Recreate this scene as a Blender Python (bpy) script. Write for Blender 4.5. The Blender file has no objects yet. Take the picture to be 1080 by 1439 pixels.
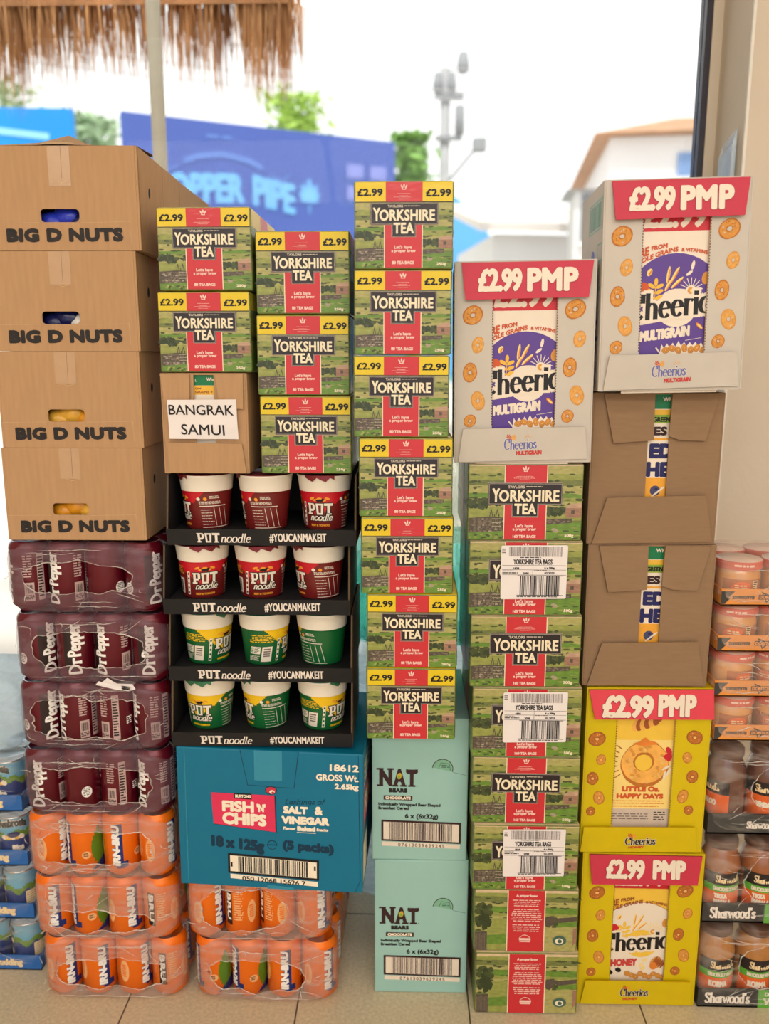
import bpy, bmesh, math, random
from mathutils import Vector, Matrix, noise

# ------------------------------------------------------------------ camera, sky, lamps, exposure
scene = bpy.context.scene
COL = scene.collection
PI = math.pi
R = math.radians

cam_data = bpy.data.cameras.new('camera')
cam_data.sensor_fit = 'VERTICAL'
cam_data.sensor_height = 36.0
cam_data.lens = 1150 / 1439 * 36.0
cam_data.clip_start, cam_data.clip_end = 0.02, 300
cam_data.dof.use_dof = True
cam_data.dof.focus_distance = 1.42
cam_data.dof.aperture_fstop = 2.4
cam = bpy.data.objects.new('camera', cam_data)
cam.location = (0, -1.38, 1.25)
cam.rotation_euler = (R(90 - 10.8), 0, R(1.5))
COL.objects.link(cam)
scene.camera = cam

world = bpy.data.worlds.new('overcast_sky')
scene.world = world
world.use_nodes = True
wn = world.node_tree
bg = wn.nodes['Background']
bg.inputs['Color'].default_value = (1.0, 0.985, 0.97, 1)
bg.inputs['Strength'].default_value = 3.0

def area(name, loc, rot, sx, sy, power, color):
    d = bpy.data.lights.new(name, 'AREA')
    d.shape = 'RECTANGLE'
    d.size, d.size_y = sx, sy
    d.energy, d.color = power, color
    o = bpy.data.objects.new(name, d)
    o.location, o.rotation_euler = loc, rot
    COL.objects.link(o)
    return o
WARM = (1.0, 0.95, 0.87)
# rows of ceiling panels in the shop; its front behind the camera stands open to the daylight
for lx in (-1.3, 0.15, 1.6):
    area('ceiling_panel_light', (lx, -1.75, 2.72), (R(14), 0, 0), 1.0, 0.5, 14, WARM)
    area('ceiling_panel_light', (lx, -3.6, 2.72), (R(30), 0, 0), 1.4, 1.2, 80, WARM)

sun_data = bpy.data.lights.new('sun', 'SUN')
sun_data.energy, sun_data.angle, sun_data.color = 5.0, R(6), (1.0, 0.96, 0.9)
sun = bpy.data.objects.new('sun', sun_data)                      # high over the shop's own roof, on the street side of the glass
sun.location, sun.rotation_euler = (0, -8, 14), (R(28), 0, R(-14))
COL.objects.link(sun)

vs = scene.view_settings
scene.display_settings.display_device = 'sRGB'
vs.view_transform, vs.look, vs.gamma, vs.use_curve_mapping = 'Standard', 'None', 1.0, False
vs.exposure = -0.98
scene.cycles.transparent_max_bounces = 24
scene.cycles.max_bounces = 8
scene.cycles.caustics_reflective = False
scene.cycles.caustics_refractive = False

# ------------------------------------------------------------------ materials
def lin(c):
    return tuple(((v / 255) / 12.92 if v / 255 <= 0.04045 else ((v / 255 + 0.055) / 1.055) ** 2.4) for v in c)
MATS = {}
def M(name, rgb, rough=0.5, coat=0.0, var=0.05, scale=40.0, bump=0.0, metal=0.0, stretch=(1, 1, 1), spec=0.35, bscale=None, detail=3.0):
    """printed, moulded or woven surface: a colour broken up by fine noise, optional bump and clear coat"""
    m = bpy.data.materials.new(name)
    m.use_nodes = True
    nt = m.node_tree
    p = nt.nodes['Principled BSDF']
    p.inputs['Roughness'].default_value = rough
    p.inputs['Metallic'].default_value = metal
    p.inputs['Specular IOR Level'].default_value = spec
    p.inputs['Coat Weight'].default_value = coat
    p.inputs['Coat Roughness'].default_value = 0.12
    tc = nt.nodes.new('ShaderNodeTexCoord')
    mp = nt.nodes.new('ShaderNodeMapping')
    mp.inputs['Scale'].default_value = stretch
    nt.links.new(tc.outputs['Object'], mp.inputs['Vector'])
    nz = nt.nodes.new('ShaderNodeTexNoise')
    nz.inputs['Scale'].default_value = scale
    nz.inputs['Detail'].default_value = detail
    nt.links.new(mp.outputs['Vector'], nz.inputs['Vector'])
    mr = nt.nodes.new('ShaderNodeMapRange')
    mr.inputs['From Min'].default_value, mr.inputs['From Max'].default_value = 0.25, 0.75
    mr.inputs['To Min'].default_value, mr.inputs['To Max'].default_value = 1 - var, 1 + var
    nt.links.new(nz.outputs['Fac'], mr.inputs['Value'])
    mx = nt.nodes.new('ShaderNodeMix')
    mx.data_type, mx.blend_type = 'RGBA', 'MULTIPLY'
    mx.inputs['Factor'].default_value = 1.0
    mx.inputs['A'].default_value = lin(rgb) + (1,)
    nt.links.new(mr.outputs['Result'], mx.inputs['B'])
    nt.links.new(mx.outputs['Result'], p.inputs['Base Color'])
    if bump:
        bz = nt.nodes.new('ShaderNodeTexNoise')
        bz.inputs['Scale'].default_value = bscale or scale
        bz.inputs['Detail'].default_value = 2.0
        nt.links.new(mp.outputs['Vector'], bz.inputs['Vector'])
        bp = nt.nodes.new('ShaderNodeBump')
        bp.inputs['Strength'].default_value = bump
        bp.inputs['Distance'].default_value = 0.004
        nt.links.new(bz.outputs['Fac'], bp.inputs['Height'])
        nt.links.new(bp.outputs['Normal'], p.inputs['Normal' if not coat else 'Coat Normal'])
    MATS[name] = m
    return m

def film_mat(name, lo, hi, tint=(240, 236, 230), scale=18.0, stretch=(1, 1, 1), rough=0.22, milky=0.0, clear=(1, 1, 1)):
    """shrink film: clear plastic with milky streaks and a wrinkled gloss"""
    m = bpy.data.materials.new(name)
    m.use_nodes = True
    nt = m.node_tree
    p = nt.nodes['Principled BSDF']
    out = nt.nodes['Material Output']
    p.inputs['Base Color'].default_value = lin(tint) + (1,)
    p.inputs['Roughness'].default_value = rough
    p.inputs['Specular IOR Level'].default_value = 0.6
    tr = nt.nodes.new('ShaderNodeBsdfTransparent')
    tr.inputs['Color'].default_value = clear + (1,)
    tc = nt.nodes.new('ShaderNodeTexCoord')
    mp = nt.nodes.new('ShaderNodeMapping')
    mp.inputs['Scale'].default_value = stretch
    nt.links.new(tc.outputs['Object'], mp.inputs['Vector'])
    nz = nt.nodes.new('ShaderNodeTexNoise')
    nz.inputs['Scale'].default_value = scale
    nz.inputs['Detail'].default_value = 4
    nz.inputs['Distortion'].default_value = 1.2
    nt.links.new(mp.outputs['Vector'], nz.inputs['Vector'])
    mr = nt.nodes.new('ShaderNodeMapRange')
    mr.inputs['From Min'].default_value, mr.inputs['From Max'].default_value = 0.45, 0.78
    mr.inputs['To Min'].default_value, mr.inputs['To Max'].default_value = lo, hi
    nt.links.new(nz.outputs['Fac'], mr.inputs['Value'])
    bp = nt.nodes.new('ShaderNodeBump')
    bp.inputs['Strength'].default_value = 0.5
    bp.inputs['Distance'].default_value = 0.004
    nt.links.new(nz.outputs['Fac'], bp.inputs['Height'])
    nt.links.new(bp.outputs['Normal'], p.inputs['Normal'])
    ms = nt.nodes.new('ShaderNodeMixShader')
    nt.links.new(mr.outputs['Result'], ms.inputs['Fac'])
    nt.links.new(tr.outputs[0], ms.inputs[1])
    src = p.outputs[0]
    if milky:                                                    # lets the daylight behind shine through
        tl = nt.nodes.new('ShaderNodeBsdfTranslucent')
        tl.inputs['Color'].default_value = lin(tint) + (1,)
        mt = nt.nodes.new('ShaderNodeMixShader')
        mt.inputs['Fac'].default_value = milky
        nt.links.new(p.outputs[0], mt.inputs[1]); nt.links.new(tl.outputs[0], mt.inputs[2])
        src = mt.outputs[0]
    nt.links.new(src, ms.inputs[2])
    nt.links.new(ms.outputs[0], out.inputs['Surface'])
    MATS[name] = m
    return m

def pane_mat(name):
    m = bpy.data.materials.new(name)
    m.use_nodes = True
    nt = m.node_tree
    nt.nodes.remove(nt.nodes['Principled BSDF'])
    out = nt.nodes['Material Output']
    tr = nt.nodes.new('ShaderNodeBsdfTransparent')
    tr.inputs['Color'].default_value = (0.97, 0.985, 0.98, 1)
    gl = nt.nodes.new('ShaderNodeBsdfGlossy')
    gl.inputs['Roughness'].default_value = 0.02
    fr = nt.nodes.new('ShaderNodeFresnel')
    fr.inputs['IOR'].default_value = 1.12
    ms = nt.nodes.new('ShaderNodeMixShader')
    nt.links.new(fr.outputs[0], ms.inputs['Fac'])
    nt.links.new(tr.outputs[0], ms.inputs[1])
    nt.links.new(gl.outputs[0], ms.inputs[2])
    nt.links.new(ms.outputs[0], out.inputs['Surface'])
    MATS[name] = m
    return m

def tile_mat(name, rgb, grout, size, ox, oy):
    m = M(name, rgb, rough=0.35, var=0.16, scale=150.0, detail=4.0)
    nt = m.node_tree
    p = nt.nodes['Principled BSDF']
    src = p.inputs['Base Color'].links[0].from_socket
    tc = nt.nodes.new('ShaderNodeTexCoord')
    sp = nt.nodes.new('ShaderNodeSeparateXYZ')
    nt.links.new(tc.outputs['Object'], sp.inputs[0])
    fac = None
    for ax, off in (('X', ox), ('Y', oy)):
        a = nt.nodes.new('ShaderNodeMath'); a.operation = 'SUBTRACT'; a.inputs[1].default_value = off
        nt.links.new(sp.outputs[ax], a.inputs[0])
        b = nt.nodes.new('ShaderNodeMath'); b.operation = 'PINGPONG'; b.inputs[1].default_value = size / 2
        nt.links.new(a.outputs[0], b.inputs[0])
        c = nt.nodes.new('ShaderNodeMath'); c.operation = 'LESS_THAN'; c.inputs[1].default_value = 0.0016
        nt.links.new(b.outputs[0], c.inputs[0])
        if fac is None:
            fac = c
        else:
            d = nt.nodes.new('ShaderNodeMath'); d.operation = 'MAXIMUM'
            nt.links.new(fac.outputs[0], d.inputs[0]); nt.links.new(c.outputs[0], d.inputs[1])
            fac = d
    mx = nt.nodes.new('ShaderNodeMix'); mx.data_type = 'RGBA'
    nt.links.new(fac.outputs[0], mx.inputs['Factor'])
    nt.links.new(src, mx.inputs['A'])
    mx.inputs['B'].default_value = lin(grout) + (1,)
    nt.links.new(mx.outputs['Result'], p.inputs['Base Color'])
    return m

# shop and street
tile_mat('floor_tile', (206, 190, 160), (92, 78, 64), 0.335, 0.128, 0.28)
M('wall_paint', (216, 202, 184), 0.8, var=0.03, scale=6, bump=0.15, bscale=60)
M('ceiling_paint', (236, 232, 224), 0.9, var=0.02)
M('frame_dark', (58, 56, 66), 0.4, var=0.05)
pane_mat('window_glass')
M('pavement', (214, 206, 196), 0.9, var=0.06, scale=2)
M('thatch', (206, 154, 106), 0.9, var=0.35, scale=14, stretch=(1, 1, 0.1))
M('thatch_dark', (160, 112, 74), 0.9, var=0.35, scale=14, stretch=(1, 1, 0.1))
M('post_shaded', (146, 136, 118), 0.6)  # colour darkened to give the post its shade
M('sign_navy', (74, 96, 172), 0.6, var=0.05, scale=1)
M('sign_letter', (112, 176, 232), 0.6)
M('sign_faint', (96, 128, 200), 0.6)
M('sign_lilac', (128, 138, 204), 0.6)
M('sign_blue', (28, 142, 226), 0.6, var=0.1, scale=1)
M('sign_pale', (150, 216, 246), 0.6, var=0.1, scale=1)
M('leaf_pale', (164, 188, 150), 0.8, var=0.25, scale=3)
M('leaf_bright', (164, 196, 92), 0.8, var=0.25, scale=3)
M('leaf_mid', (128, 172, 84), 0.8, var=0.25, scale=3)
M('bark', (138, 122, 104), 0.9, var=0.2)
M('hill_haze_blue', (86, 150, 205), 1.0, var=0.12, scale=0.1)  # distance haze is mixed into this blue
M('concrete_pole', (176, 176, 178), 0.8, var=0.08)
M('transformer_grey', (150, 152, 156), 0.6)
M('wire', (188, 186, 190), 0.7)
M('render_white', (226, 224, 224), 0.8, var=0.04, scale=1)  # house colours kept pale to carry the hazy air
M('render_grey', (176, 178, 182), 0.8, var=0.06, scale=1)
M('roof_brown', (184, 142, 110), 0.8, var=0.15, scale=3)
M('roof_pale', (222, 214, 208), 0.8, var=0.05, scale=1)
M('glass_blue', (120, 150, 196), 0.3, var=0.1, scale=1)
M('glass_dark', (120, 122, 130), 0.3, var=0.1, scale=1)
# card
M('card', (184, 145, 107), 0.8, var=0.07, scale=26, stretch=(6, 6, 0.6), spec=0.2)
M('card_dark', (84, 58, 46), 0.85, var=0.07, scale=26, stretch=(6, 6, 0.6), spec=0.2)
M('card_brown', (146, 117, 90), 0.85, var=0.05, scale=30, stretch=(1, 1, 5), spec=0.2)
M('card_edge', (204, 172, 132), 0.9, var=0.18, scale=300, spec=0.1)
M('card_grey_edge', (150, 118, 86), 0.9, var=0.3, scale=300, spec=0.1)
M('card_white', (202, 194, 184), 0.7, var=0.03, scale=20, spec=0.25)
M('card_shadow_inside', (96, 66, 44), 0.9)
M('tape', (190, 154, 118), 0.25, var=0.05, spec=0.5)
M('ink', (38, 33, 32), 0.6, var=0.1, scale=90)
M('ink_grey', (120, 108, 104), 0.6)
M('paper', (236, 228, 226), 0.7, var=0.02, scale=30)
M('hole_dark', (24, 20, 24), 0.8)
# tea cartons
tc_kw = dict(rough=0.4, coat=0.2, bump=0.35, bscale=22, stretch=(1, 1, 2.2))
M('tea_red', (202, 44, 52), var=0.03, **tc_kw)
M('tea_yellow', (226, 196, 24), var=0.03, **tc_kw)
M('tea_cream', (240, 226, 196), var=0.03, **tc_kw)
M('tea_plaque', (34, 22, 26), var=0.05, **tc_kw)
M('tea_pink', (240, 206, 196), rough=0.5)
M('tea_line', (206, 192, 178), rough=0.5)
M('tea_side', (122, 130, 68), var=0.4, scale=55, **{**tc_kw})
M('field_a', (146, 152, 78), var=0.22, scale=90, **tc_kw)
M('field_b', (112, 120, 66), var=0.25, scale=90, **tc_kw)
M('field_c', (170, 164, 100), var=0.2, scale=90, **tc_kw)
M('field_d', (102, 138, 52), var=0.25, scale=90, **tc_kw)
M('hedge', (70, 80, 44), var=0.35, scale=160, **tc_kw)
M('tree_dark', (50, 62, 34), var=0.4, scale=200, **tc_kw)
M('stone_a', (122, 108, 92), var=0.35, scale=220, **tc_kw)
M('stone_b', (86, 76, 66), var=0.3, scale=220, **tc_kw)
M('stone_c', (164, 150, 130), var=0.2, scale=220, **tc_kw)
M('roof_pic', (186, 152, 126), var=0.15, scale=90, **tc_kw)
M('house_pic', (156, 116, 96), var=0.25, scale=120, **tc_kw)
M('cream_top', (214, 190, 150), var=0.15, scale=60, **tc_kw)
M('leaf_seal', (70, 104, 92), var=0.05)
# cereal cases
M('price_red', (198, 52, 74), 0.5, var=0.03)
M('price_pink', (222, 66, 82), 0.5, var=0.03)
M('price_red_edge', (150, 36, 56), 0.6)
M('cereal_red', (204, 36, 50), 0.4)
M('cereal_purple', (92, 62, 148), 0.4, var=0.05)
M('cereal_cream', (236, 222, 204), 0.4, var=0.02)
M('cereal_gold', (238, 186, 60), 0.4, var=0.04)
M('cereal_orange', (222, 128, 48), 0.5, var=0.1)
M('cereal_amber', (238, 168, 56), 0.5, var=0.1)
M('cereal_brown', (160, 84, 40), 0.5, var=0.1)
M('cereal_rust', (206, 88, 44), 0.5)
M('hoop', (214, 148, 66), 0.6, var=0.16, scale=160)
M('hoop_dark', (188, 112, 42), 0.6, var=0.16, scale=160)
M('hoop_tan', (224, 164, 84), 0.6, var=0.16, scale=160)
M('white_bead', (236, 230, 220), 0.5)
M('hoop_light', (236, 186, 106), 0.6, var=0.1, scale=160)
M('honey_yellow', (212, 186, 0), 0.55, var=0.03)
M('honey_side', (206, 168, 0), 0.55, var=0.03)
M('honey_gold', (240, 196, 70), 0.45, var=0.04)
M('honey_pale', (246, 216, 130), 0.45, var=0.03)
M('honey_ring', (240, 176, 84), 0.45, var=0.14, scale=60)
M('logo_blue', (106, 110, 172), 0.5)
M('logo_red', (200, 66, 62), 0.5)
M('print_green', (132, 186, 158), 0.5)
M('black_ink', (22, 18, 20), 0.45)
M('grey_print', (206, 188, 172), 0.5)
M('cereal_green', (20, 120, 74), 0.4)
M('cereal_lime', (134, 172, 60), 0.4)
M('navy_ink', (30, 32, 92), 0.4)
M('berry', (72, 72, 110), 0.4)
# other cases
M('fish_teal', (0, 112, 146), 0.45, var=0.03, scale=14, spec=0.4)
M('fish_tape', (40, 138, 168), 0.2, var=0.03, spec=0.6)
M('fish_navy', (8, 52, 78), 0.5)
M('fish_pink', (222, 52, 92), 0.5)
M('fish_cream', (246, 234, 212), 0.5)
M('nat_green', (156, 198, 190), 0.5, var=0.03, scale=12)
M('nat_brown', (56, 30, 34), 0.5)
M('nat_gold', (200, 170, 60), 0.5)
M('tray_black', (30, 29, 32), 0.55, var=0.1, scale=30)
M('tray_side', (92, 74, 54), 0.7, var=0.1)
M('tray_text', (240, 230, 220), 0.5)
M('tray_charcoal', (62, 60, 58), 0.5, var=0.08)
M('tray_orange', (226, 146, 68), 0.55, var=0.06)
M('tray_blue', (44, 104, 178), 0.45, var=0.08)
# pots
M('pot_white', (238, 228, 212), 0.4, var=0.02, spec=0.4)
M('pot_brown', (112, 26, 26), 0.35, var=0.05, spec=0.5)
M('pot_red', (200, 24, 40), 0.35, var=0.05, spec=0.5)
M('pot_green', (16, 96, 48), 0.35, var=0.05, spec=0.5)
M('pot_yellow', (242, 196, 26), 0.35, var=0.05, spec=0.5)
M('pot_flame', (240, 160, 50), 0.4)
M('pot_foil_red', (120, 36, 44), 0.3, metal=0.3)
M('pot_foil_green', (60, 118, 84), 0.3, metal=0.3)
# cans
can_kw = dict(rough=0.28, metal=0.25, spec=0.6)
M('can_orange', (248, 118, 8), var=0.03, **can_kw)
M('can_blue', (22, 44, 120), var=0.03, **can_kw)
M('can_green', (92, 138, 34), var=0.05, **can_kw)
M('can_dark', (40, 26, 30), var=0.05, **can_kw)
M('can_maroon', (98, 8, 30), var=0.05, **can_kw)
M('can_panel', (196, 168, 164), 0.5)
M('can_silver', (190, 190, 190), 0.25, metal=1.0)
M('can_white', (244, 240, 236), 0.4)
M('can_peach', (240, 176, 120), 0.4)
M('can_sky', (112, 180, 214), **can_kw)
M('can_navy', (40, 62, 128), **can_kw)
# jars
jar_kw = dict(coat=1.0, spec=0.5)
M('sauce_brown', (150, 84, 38), 0.4, var=0.15, scale=60, **jar_kw)
M('sauce_tan', (176, 116, 54), 0.4, var=0.15, scale=60, **jar_kw)
M('sauce_dark', (96, 50, 34), 0.4, var=0.15, scale=60, **jar_kw)
M('salsa', (176, 96, 44), 0.4, var=0.25, scale=90, **jar_kw)
M('cheese_dip', (216, 150, 78), 0.4, var=0.15, scale=60, **jar_kw)
M('jar_label', (44, 36, 36), 0.5)
M('jar_orange', (224, 102, 44), 0.5)
M('jar_green', (96, 170, 60), 0.5)
M('lid_red', (214, 92, 70), 0.35, var=0.05)
M('lid_glare_print', (236, 206, 190), 0.3, var=0.05)  # window glare painted pale on the red lids' tops; also rim print
M('lid_dark', (96, 60, 40), 0.35)
M('gold_text', (240, 214, 168), 0.5)
# films
film_mat('film_cans', 0.22, 0.55, (214, 190, 178), scale=16, stretch=(1, 1, 3.5))
film_mat('film_cans_dark', 0.22, 0.5, (152, 122, 134), scale=16, stretch=(1, 1, 3.5))
film_mat('film_edge', 0.25, 0.8, (246, 240, 232), scale=60)
film_mat('film_clear', 0.02, 0.26, (246, 240, 232), scale=14, stretch=(1, 1, 2))
film_mat('film_haze', 0.14, 0.40, (250, 228, 214), scale=10, stretch=(1, 1, 2))
film_mat('film_blue', 0.35, 0.8, (226, 240, 250), scale=9, stretch=(1, 1, 3), milky=0.5, clear=(.88, .96, 1.0))
film_mat('bottle_clear', 0.08, 0.3, (236, 244, 246), scale=9, milky=0.7)
film_mat('bottle_teal', 0.1, 0.3, (130, 214, 204), scale=9, milky=0.7, clear=(.80, .97, .95))
film_mat('film_teal', 0.25, 0.75, (140, 216, 206), scale=10, stretch=(5, 5, 0.5), milky=0.6, clear=(.55, .92, .88))
film_mat('film_cream', 0.2, 0.7, (246, 244, 232), scale=10, stretch=(5, 5, 0.5), milky=0.6, clear=(.97, .99, .95))
film_mat('film_holder', 0.5, 0.9, (214, 232, 246), scale=12)  # blue-white reflection on the clear pocket is put into this tint

# ------------------------------------------------------------------ mesh helpers
class MB:
    """collects faces with their materials and links them as ONE mesh object"""
    def __init__(self):
        self.v, self.f, self.m, self.s, self.mats = [], [], [], [], []
    def mi(self, mat):
        if mat not in self.mats:
            self.mats.append(mat)
        return self.mats.index(mat)
    def add(self, pts, mat, smooth=False):
        n = len(self.v)
        self.v.extend(tuple(p) for p in pts)
        self.f.append(tuple(range(n, n + len(pts))))
        self.m.append(self.mi(mat)); self.s.append(smooth)
    def mesh(self, pts, faces, mat, smooth=False):
        n = len(self.v)
        self.v.extend(tuple(p) for p in pts)
        for k, f in enumerate(faces):
            self.f.append(tuple(i + n for i in f))
            self.m.append(self.mi(mat[k] if isinstance(mat, list) else mat)); self.s.append(smooth)
    def box(self, x0, x1, y0, y1, z0, z1, mat, bevel=0.0, seg=2, front=None, side=None, top=None):
        b = bmesh.new()
        bmesh.ops.create_cube(b, size=1.0)
        for v in b.verts:
            v.co = Vector(((x0 + x1) / 2 + v.co.x * (x1 - x0), (y0 + y1) / 2 + v.co.y * (y1 - y0), (z0 + z1) / 2 + v.co.z * (z1 - z0)))
        if bevel:
            bmesh.ops.bevel(b, geom=b.edges[:], offset=bevel, segments=seg, affect='EDGES', profile=0.6)
        b.normal_update()
        b.verts.index_update()
        mm = []
        for f in b.faces:
            n = f.normal
            mm.append(front if front and n.y < -0.9 else side if side and abs(n.x) > 0.9 else top if top and n.z > 0.9 else mat)
        self.mesh([v.co.copy() for v in b.verts], [tuple(v.index for v in f.verts) for f in b.faces], mm)
        b.free()
    def lathe(self, prof, mat, seg=32, c=(0, 0, 0), smooth=True, a0=0.0):
        """prof: [(r, z)], mat: name or function(angle, z) -> name; angle 0 faces the viewer (-y), positive to the viewer's right"""
        n0 = len(self.v)
        for r, z in prof:
            for i in range(seg):
                a = a0 + 2 * PI * i / seg
                self.v.append((c[0] + r * math.sin(a), c[1] - r * math.cos(a), c[2] + z))
        for j in range(len(prof) - 1):
            for i in range(seg):
                k = (i + 1) % seg
                self.f.append((n0 + j * seg + i, n0 + j * seg + k, n0 + (j + 1) * seg + k, n0 + (j + 1) * seg + i))
                am = a0 + 2 * PI * (i + 0.5) / seg
                am = (am + PI) % (2 * PI) - PI
                zm = (prof[j][1] + prof[j + 1][1]) / 2
                self.m.append(self.mi(mat(am, zm) if callable(mat) else mat)); self.s.append(smooth)
        for j in (0, len(prof) - 1):
            if prof[j][0] > 1e-5:
                self.f.append(tuple(n0 + j * seg + i for i in range(seg)))
                self.m.append(self.mi(mat(0, prof[j][1]) if callable(mat) else mat)); self.s.append(False)
    def tube(self, path, r, mat, seg=6, closed=False):
        path = [Vector(p) for p in path]
        n0, N = len(self.v), len(path)
        for i, p in enumerate(path):
            a = path[(i - 1) % N] if (closed or i) else p
            b = path[(i + 1) % N] if (closed or i < N - 1) else p
            d = (b - a).normalized() if (b - a).length > 1e-9 else Vector((0, 0, 1))
            u = d.orthogonal().normalized() if abs(d.y) > 0.95 else d.cross(Vector((0, 1, 0))).normalized()
            w = d.cross(u)
            rr = r(i / max(1, N - 1)) if callable(r) else r
            for k in range(seg):
                t = 2 * PI * k / seg
                self.v.append(tuple(p + u * (rr * math.cos(t)) + w * (rr * math.sin(t))))
        for i in range(N if closed else N - 1):
            j = (i + 1) % N
            for k in range(seg):
                l = (k + 1) % seg
                self.f.append((n0 + i * seg + k, n0 + i * seg + l, n0 + j * seg + l, n0 + j * seg + k))
                self.m.append(self.mi(mat)); self.s.append(True)
    def obj(self, name, parent=None, loc=(0, 0, 0), rot=(0, 0, 0)):
        me = bpy.data.meshes.new(name)
        me.from_pydata(self.v, [], self.f)
        for n in self.mats:
            me.materials.append(MATS[n])
        me.polygons.foreach_set('material_index', self.m)
        me.polygons.foreach_set('use_smooth', self.s)
        me.update()
        o = bpy.data.objects.new(name, me)
        COL.objects.link(o)
        o.location, o.rotation_euler = loc, rot
        if parent is not None:
            o.parent = parent
        return o

def empty(name, loc=(0, 0, 0), rot=(0, 0, 0)):
    o = bpy.data.objects.new(name, None)
    o.empty_display_size = 0.02
    COL.objects.link(o)
    o.location, o.rotation_euler = loc, rot
    return o

def tag(o, label, cat, group=None):
    o['label'], o['category'] = label, cat
    if group:
        o['group'] = group
    return o

def structure(o):
    o['kind'] = 'structure'
    return o

KIDS = {}
def copy_tree(o, parent=None):
    c = o.copy()
    COL.objects.link(c)
    c.parent = parent
    for ch in [x for x in COL.objects if x.parent == o]:
        copy_tree(ch, c)
    return c

def place(o, loc, rot=(0, 0, 0)):
    o.location, o.rotation_euler = loc, rot
    return o

# ------------------------------------------------------------------ lettering: outlines of the built-in face, thickened to the printed weight
GLYPHS = {}
def glyph_run(s, spacing=1.0):
    key = (s, spacing)
    if key not in GLYPHS:
        c = bpy.data.curves.new('lettering', 'FONT')
        c.body, c.resolution_u, c.space_character = s, 3, spacing
        o = bpy.data.objects.new('lettering', c)
        m = o.to_mesh()
        pts = [(v.co.x, v.co.y) for v in m.vertices]
        polys = [tuple(p.vertices) for p in m.polygons]
        cnt = {}
        for p in polys:
            for i in range(len(p)):
                e = tuple(sorted((p[i], p[(i + 1) % len(p)])))
                cnt[e] = cnt.get(e, 0) + 1
        edges = [e for e, k in cnt.items() if k == 1]
        o.to_mesh_clear()
        bpy.data.objects.remove(o)
        bpy.data.curves.remove(c)
        xs, ys = [p[0] for p in pts], [p[1] for p in pts]
        x0, x1, y0, y1 = min(xs), max(xs), min(ys), max(ys)
        pts = [((x - x0) / max(1e-6, x1 - x0), (y - y0) / max(1e-6, y1 - y0)) for x, y in pts]
        GLYPHS[key] = (pts, polys, edges)
    return GLYPHS[key]

def arc(cx, cy, rx, ry, a0, a1, n=10):
    return [(cx + rx * math.cos(R(a0 + (a1 - a0) * i / n)), cy + ry * math.sin(R(a0 + (a1 - a0) * i / n))) for i in range(n + 1)]
def serif(x, y, w=0.09):
    return [(x - w, y), (x + w, y)]
# skeleton letters for the pen-drawn logos: (advance, strokes); thick on the downstroke, thin across
NIB = {
    'C': (.78, [arc(.42, .5, .36, .48, 48, 312, 16), [(.68, .98), (.68, .68)]]),
    'h': (.64, [[(.13, 0), (.13, 1)], arc(.31, .40, .18, .2, 180, 0) + [(.49, 0)], serif(.13, 0), serif(.49, 0), [(.02, .97), (.13, .97)]]),
    'e': (.56, [[(.08, .35), (.46, .35)], arc(.28, .31, .21, .31, 8, 318, 16)]),
    'r': (.44, [[(.13, 0), (.13, .62)], arc(.30, .40, .17, .2, 180, 45), serif(.13, 0), [(.03, .6), (.13, .6)]]),
    'i': (.28, [[(.13, 0), (.13, .62)], serif(.13, 0), [(.03, .6), (.13, .6)], [(.13, .78), (.13, .88)]]),
    'o': (.60, [arc(.29, .31, .24, .31, 0, 360, 18)]),
    's': (.48, [[(.40, .50), (.30, .61), (.17, .60), (.09, .49), (.16, .38), (.32, .29), (.40, .17), (.33, .04), (.20, 0), (.08, .08), (.07, .17)]]),
    'S': (.62, [[(.52, .78), (.46, .94), (.30, 1.0), (.14, .92), (.09, .76), (.18, .60), (.40, .46), (.53, .30), (.50, .12), (.32, 0), (.14, .05), (.06, .22)]]),
    'a': (.56, [arc(.25, .27, .18, .27, 40, 320, 14), [(.44, .58), (.44, .06), (.52, 0)]]),
    'w': (.80, [[(.03, .6), (.22, 0), (.40, .55), (.58, 0), (.76, .6)]]),
    'd': (.62, [arc(.27, .29, .20, .29, 40, 320, 14), [(.48, 1), (.48, .06), (.56, 0)]]),
    'n': (.62, [[(.12, 0), (.12, .6)], arc(.30, .40, .18, .2, 180, 0) + [(.48, .05), (.56, 0)]]),
    'l': (.30, [[(.12, 1), (.12, .08), (.22, 0)]]),
    'D': (.78, [[(.14, 0), (.14, 1)], arc(.14, .5, .52, .5, 90, -90, 14)]),
    'p': (.62, [[(.13, -.35), (.13, .6)], arc(.33, .31, .2, .3, 140, -140, 14)]),
    'P': (.66, [[(.13, 0), (.13, 1)], arc(.13, .74, .42, .26, 90, -90, 12)]),
    'L': (.56, [[(.14, 1), (.10, .05), (.5, 0)]]),
    'g': (.58, [arc(.26, .33, .19, .27, 40, 320, 12), [(.46, .6), (.46, -.2), (.3, -.38), (.1, -.28)]]),
    'f': (.38, [[(.36, .95), (.25, 1), (.17, .85), (.14, 0)], [(.04, .58), (.32, .58)]]),
    "'": (.2, [[(.1, 1), (.08, .8)]]),
    ' ': (.3, []),
}

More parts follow.
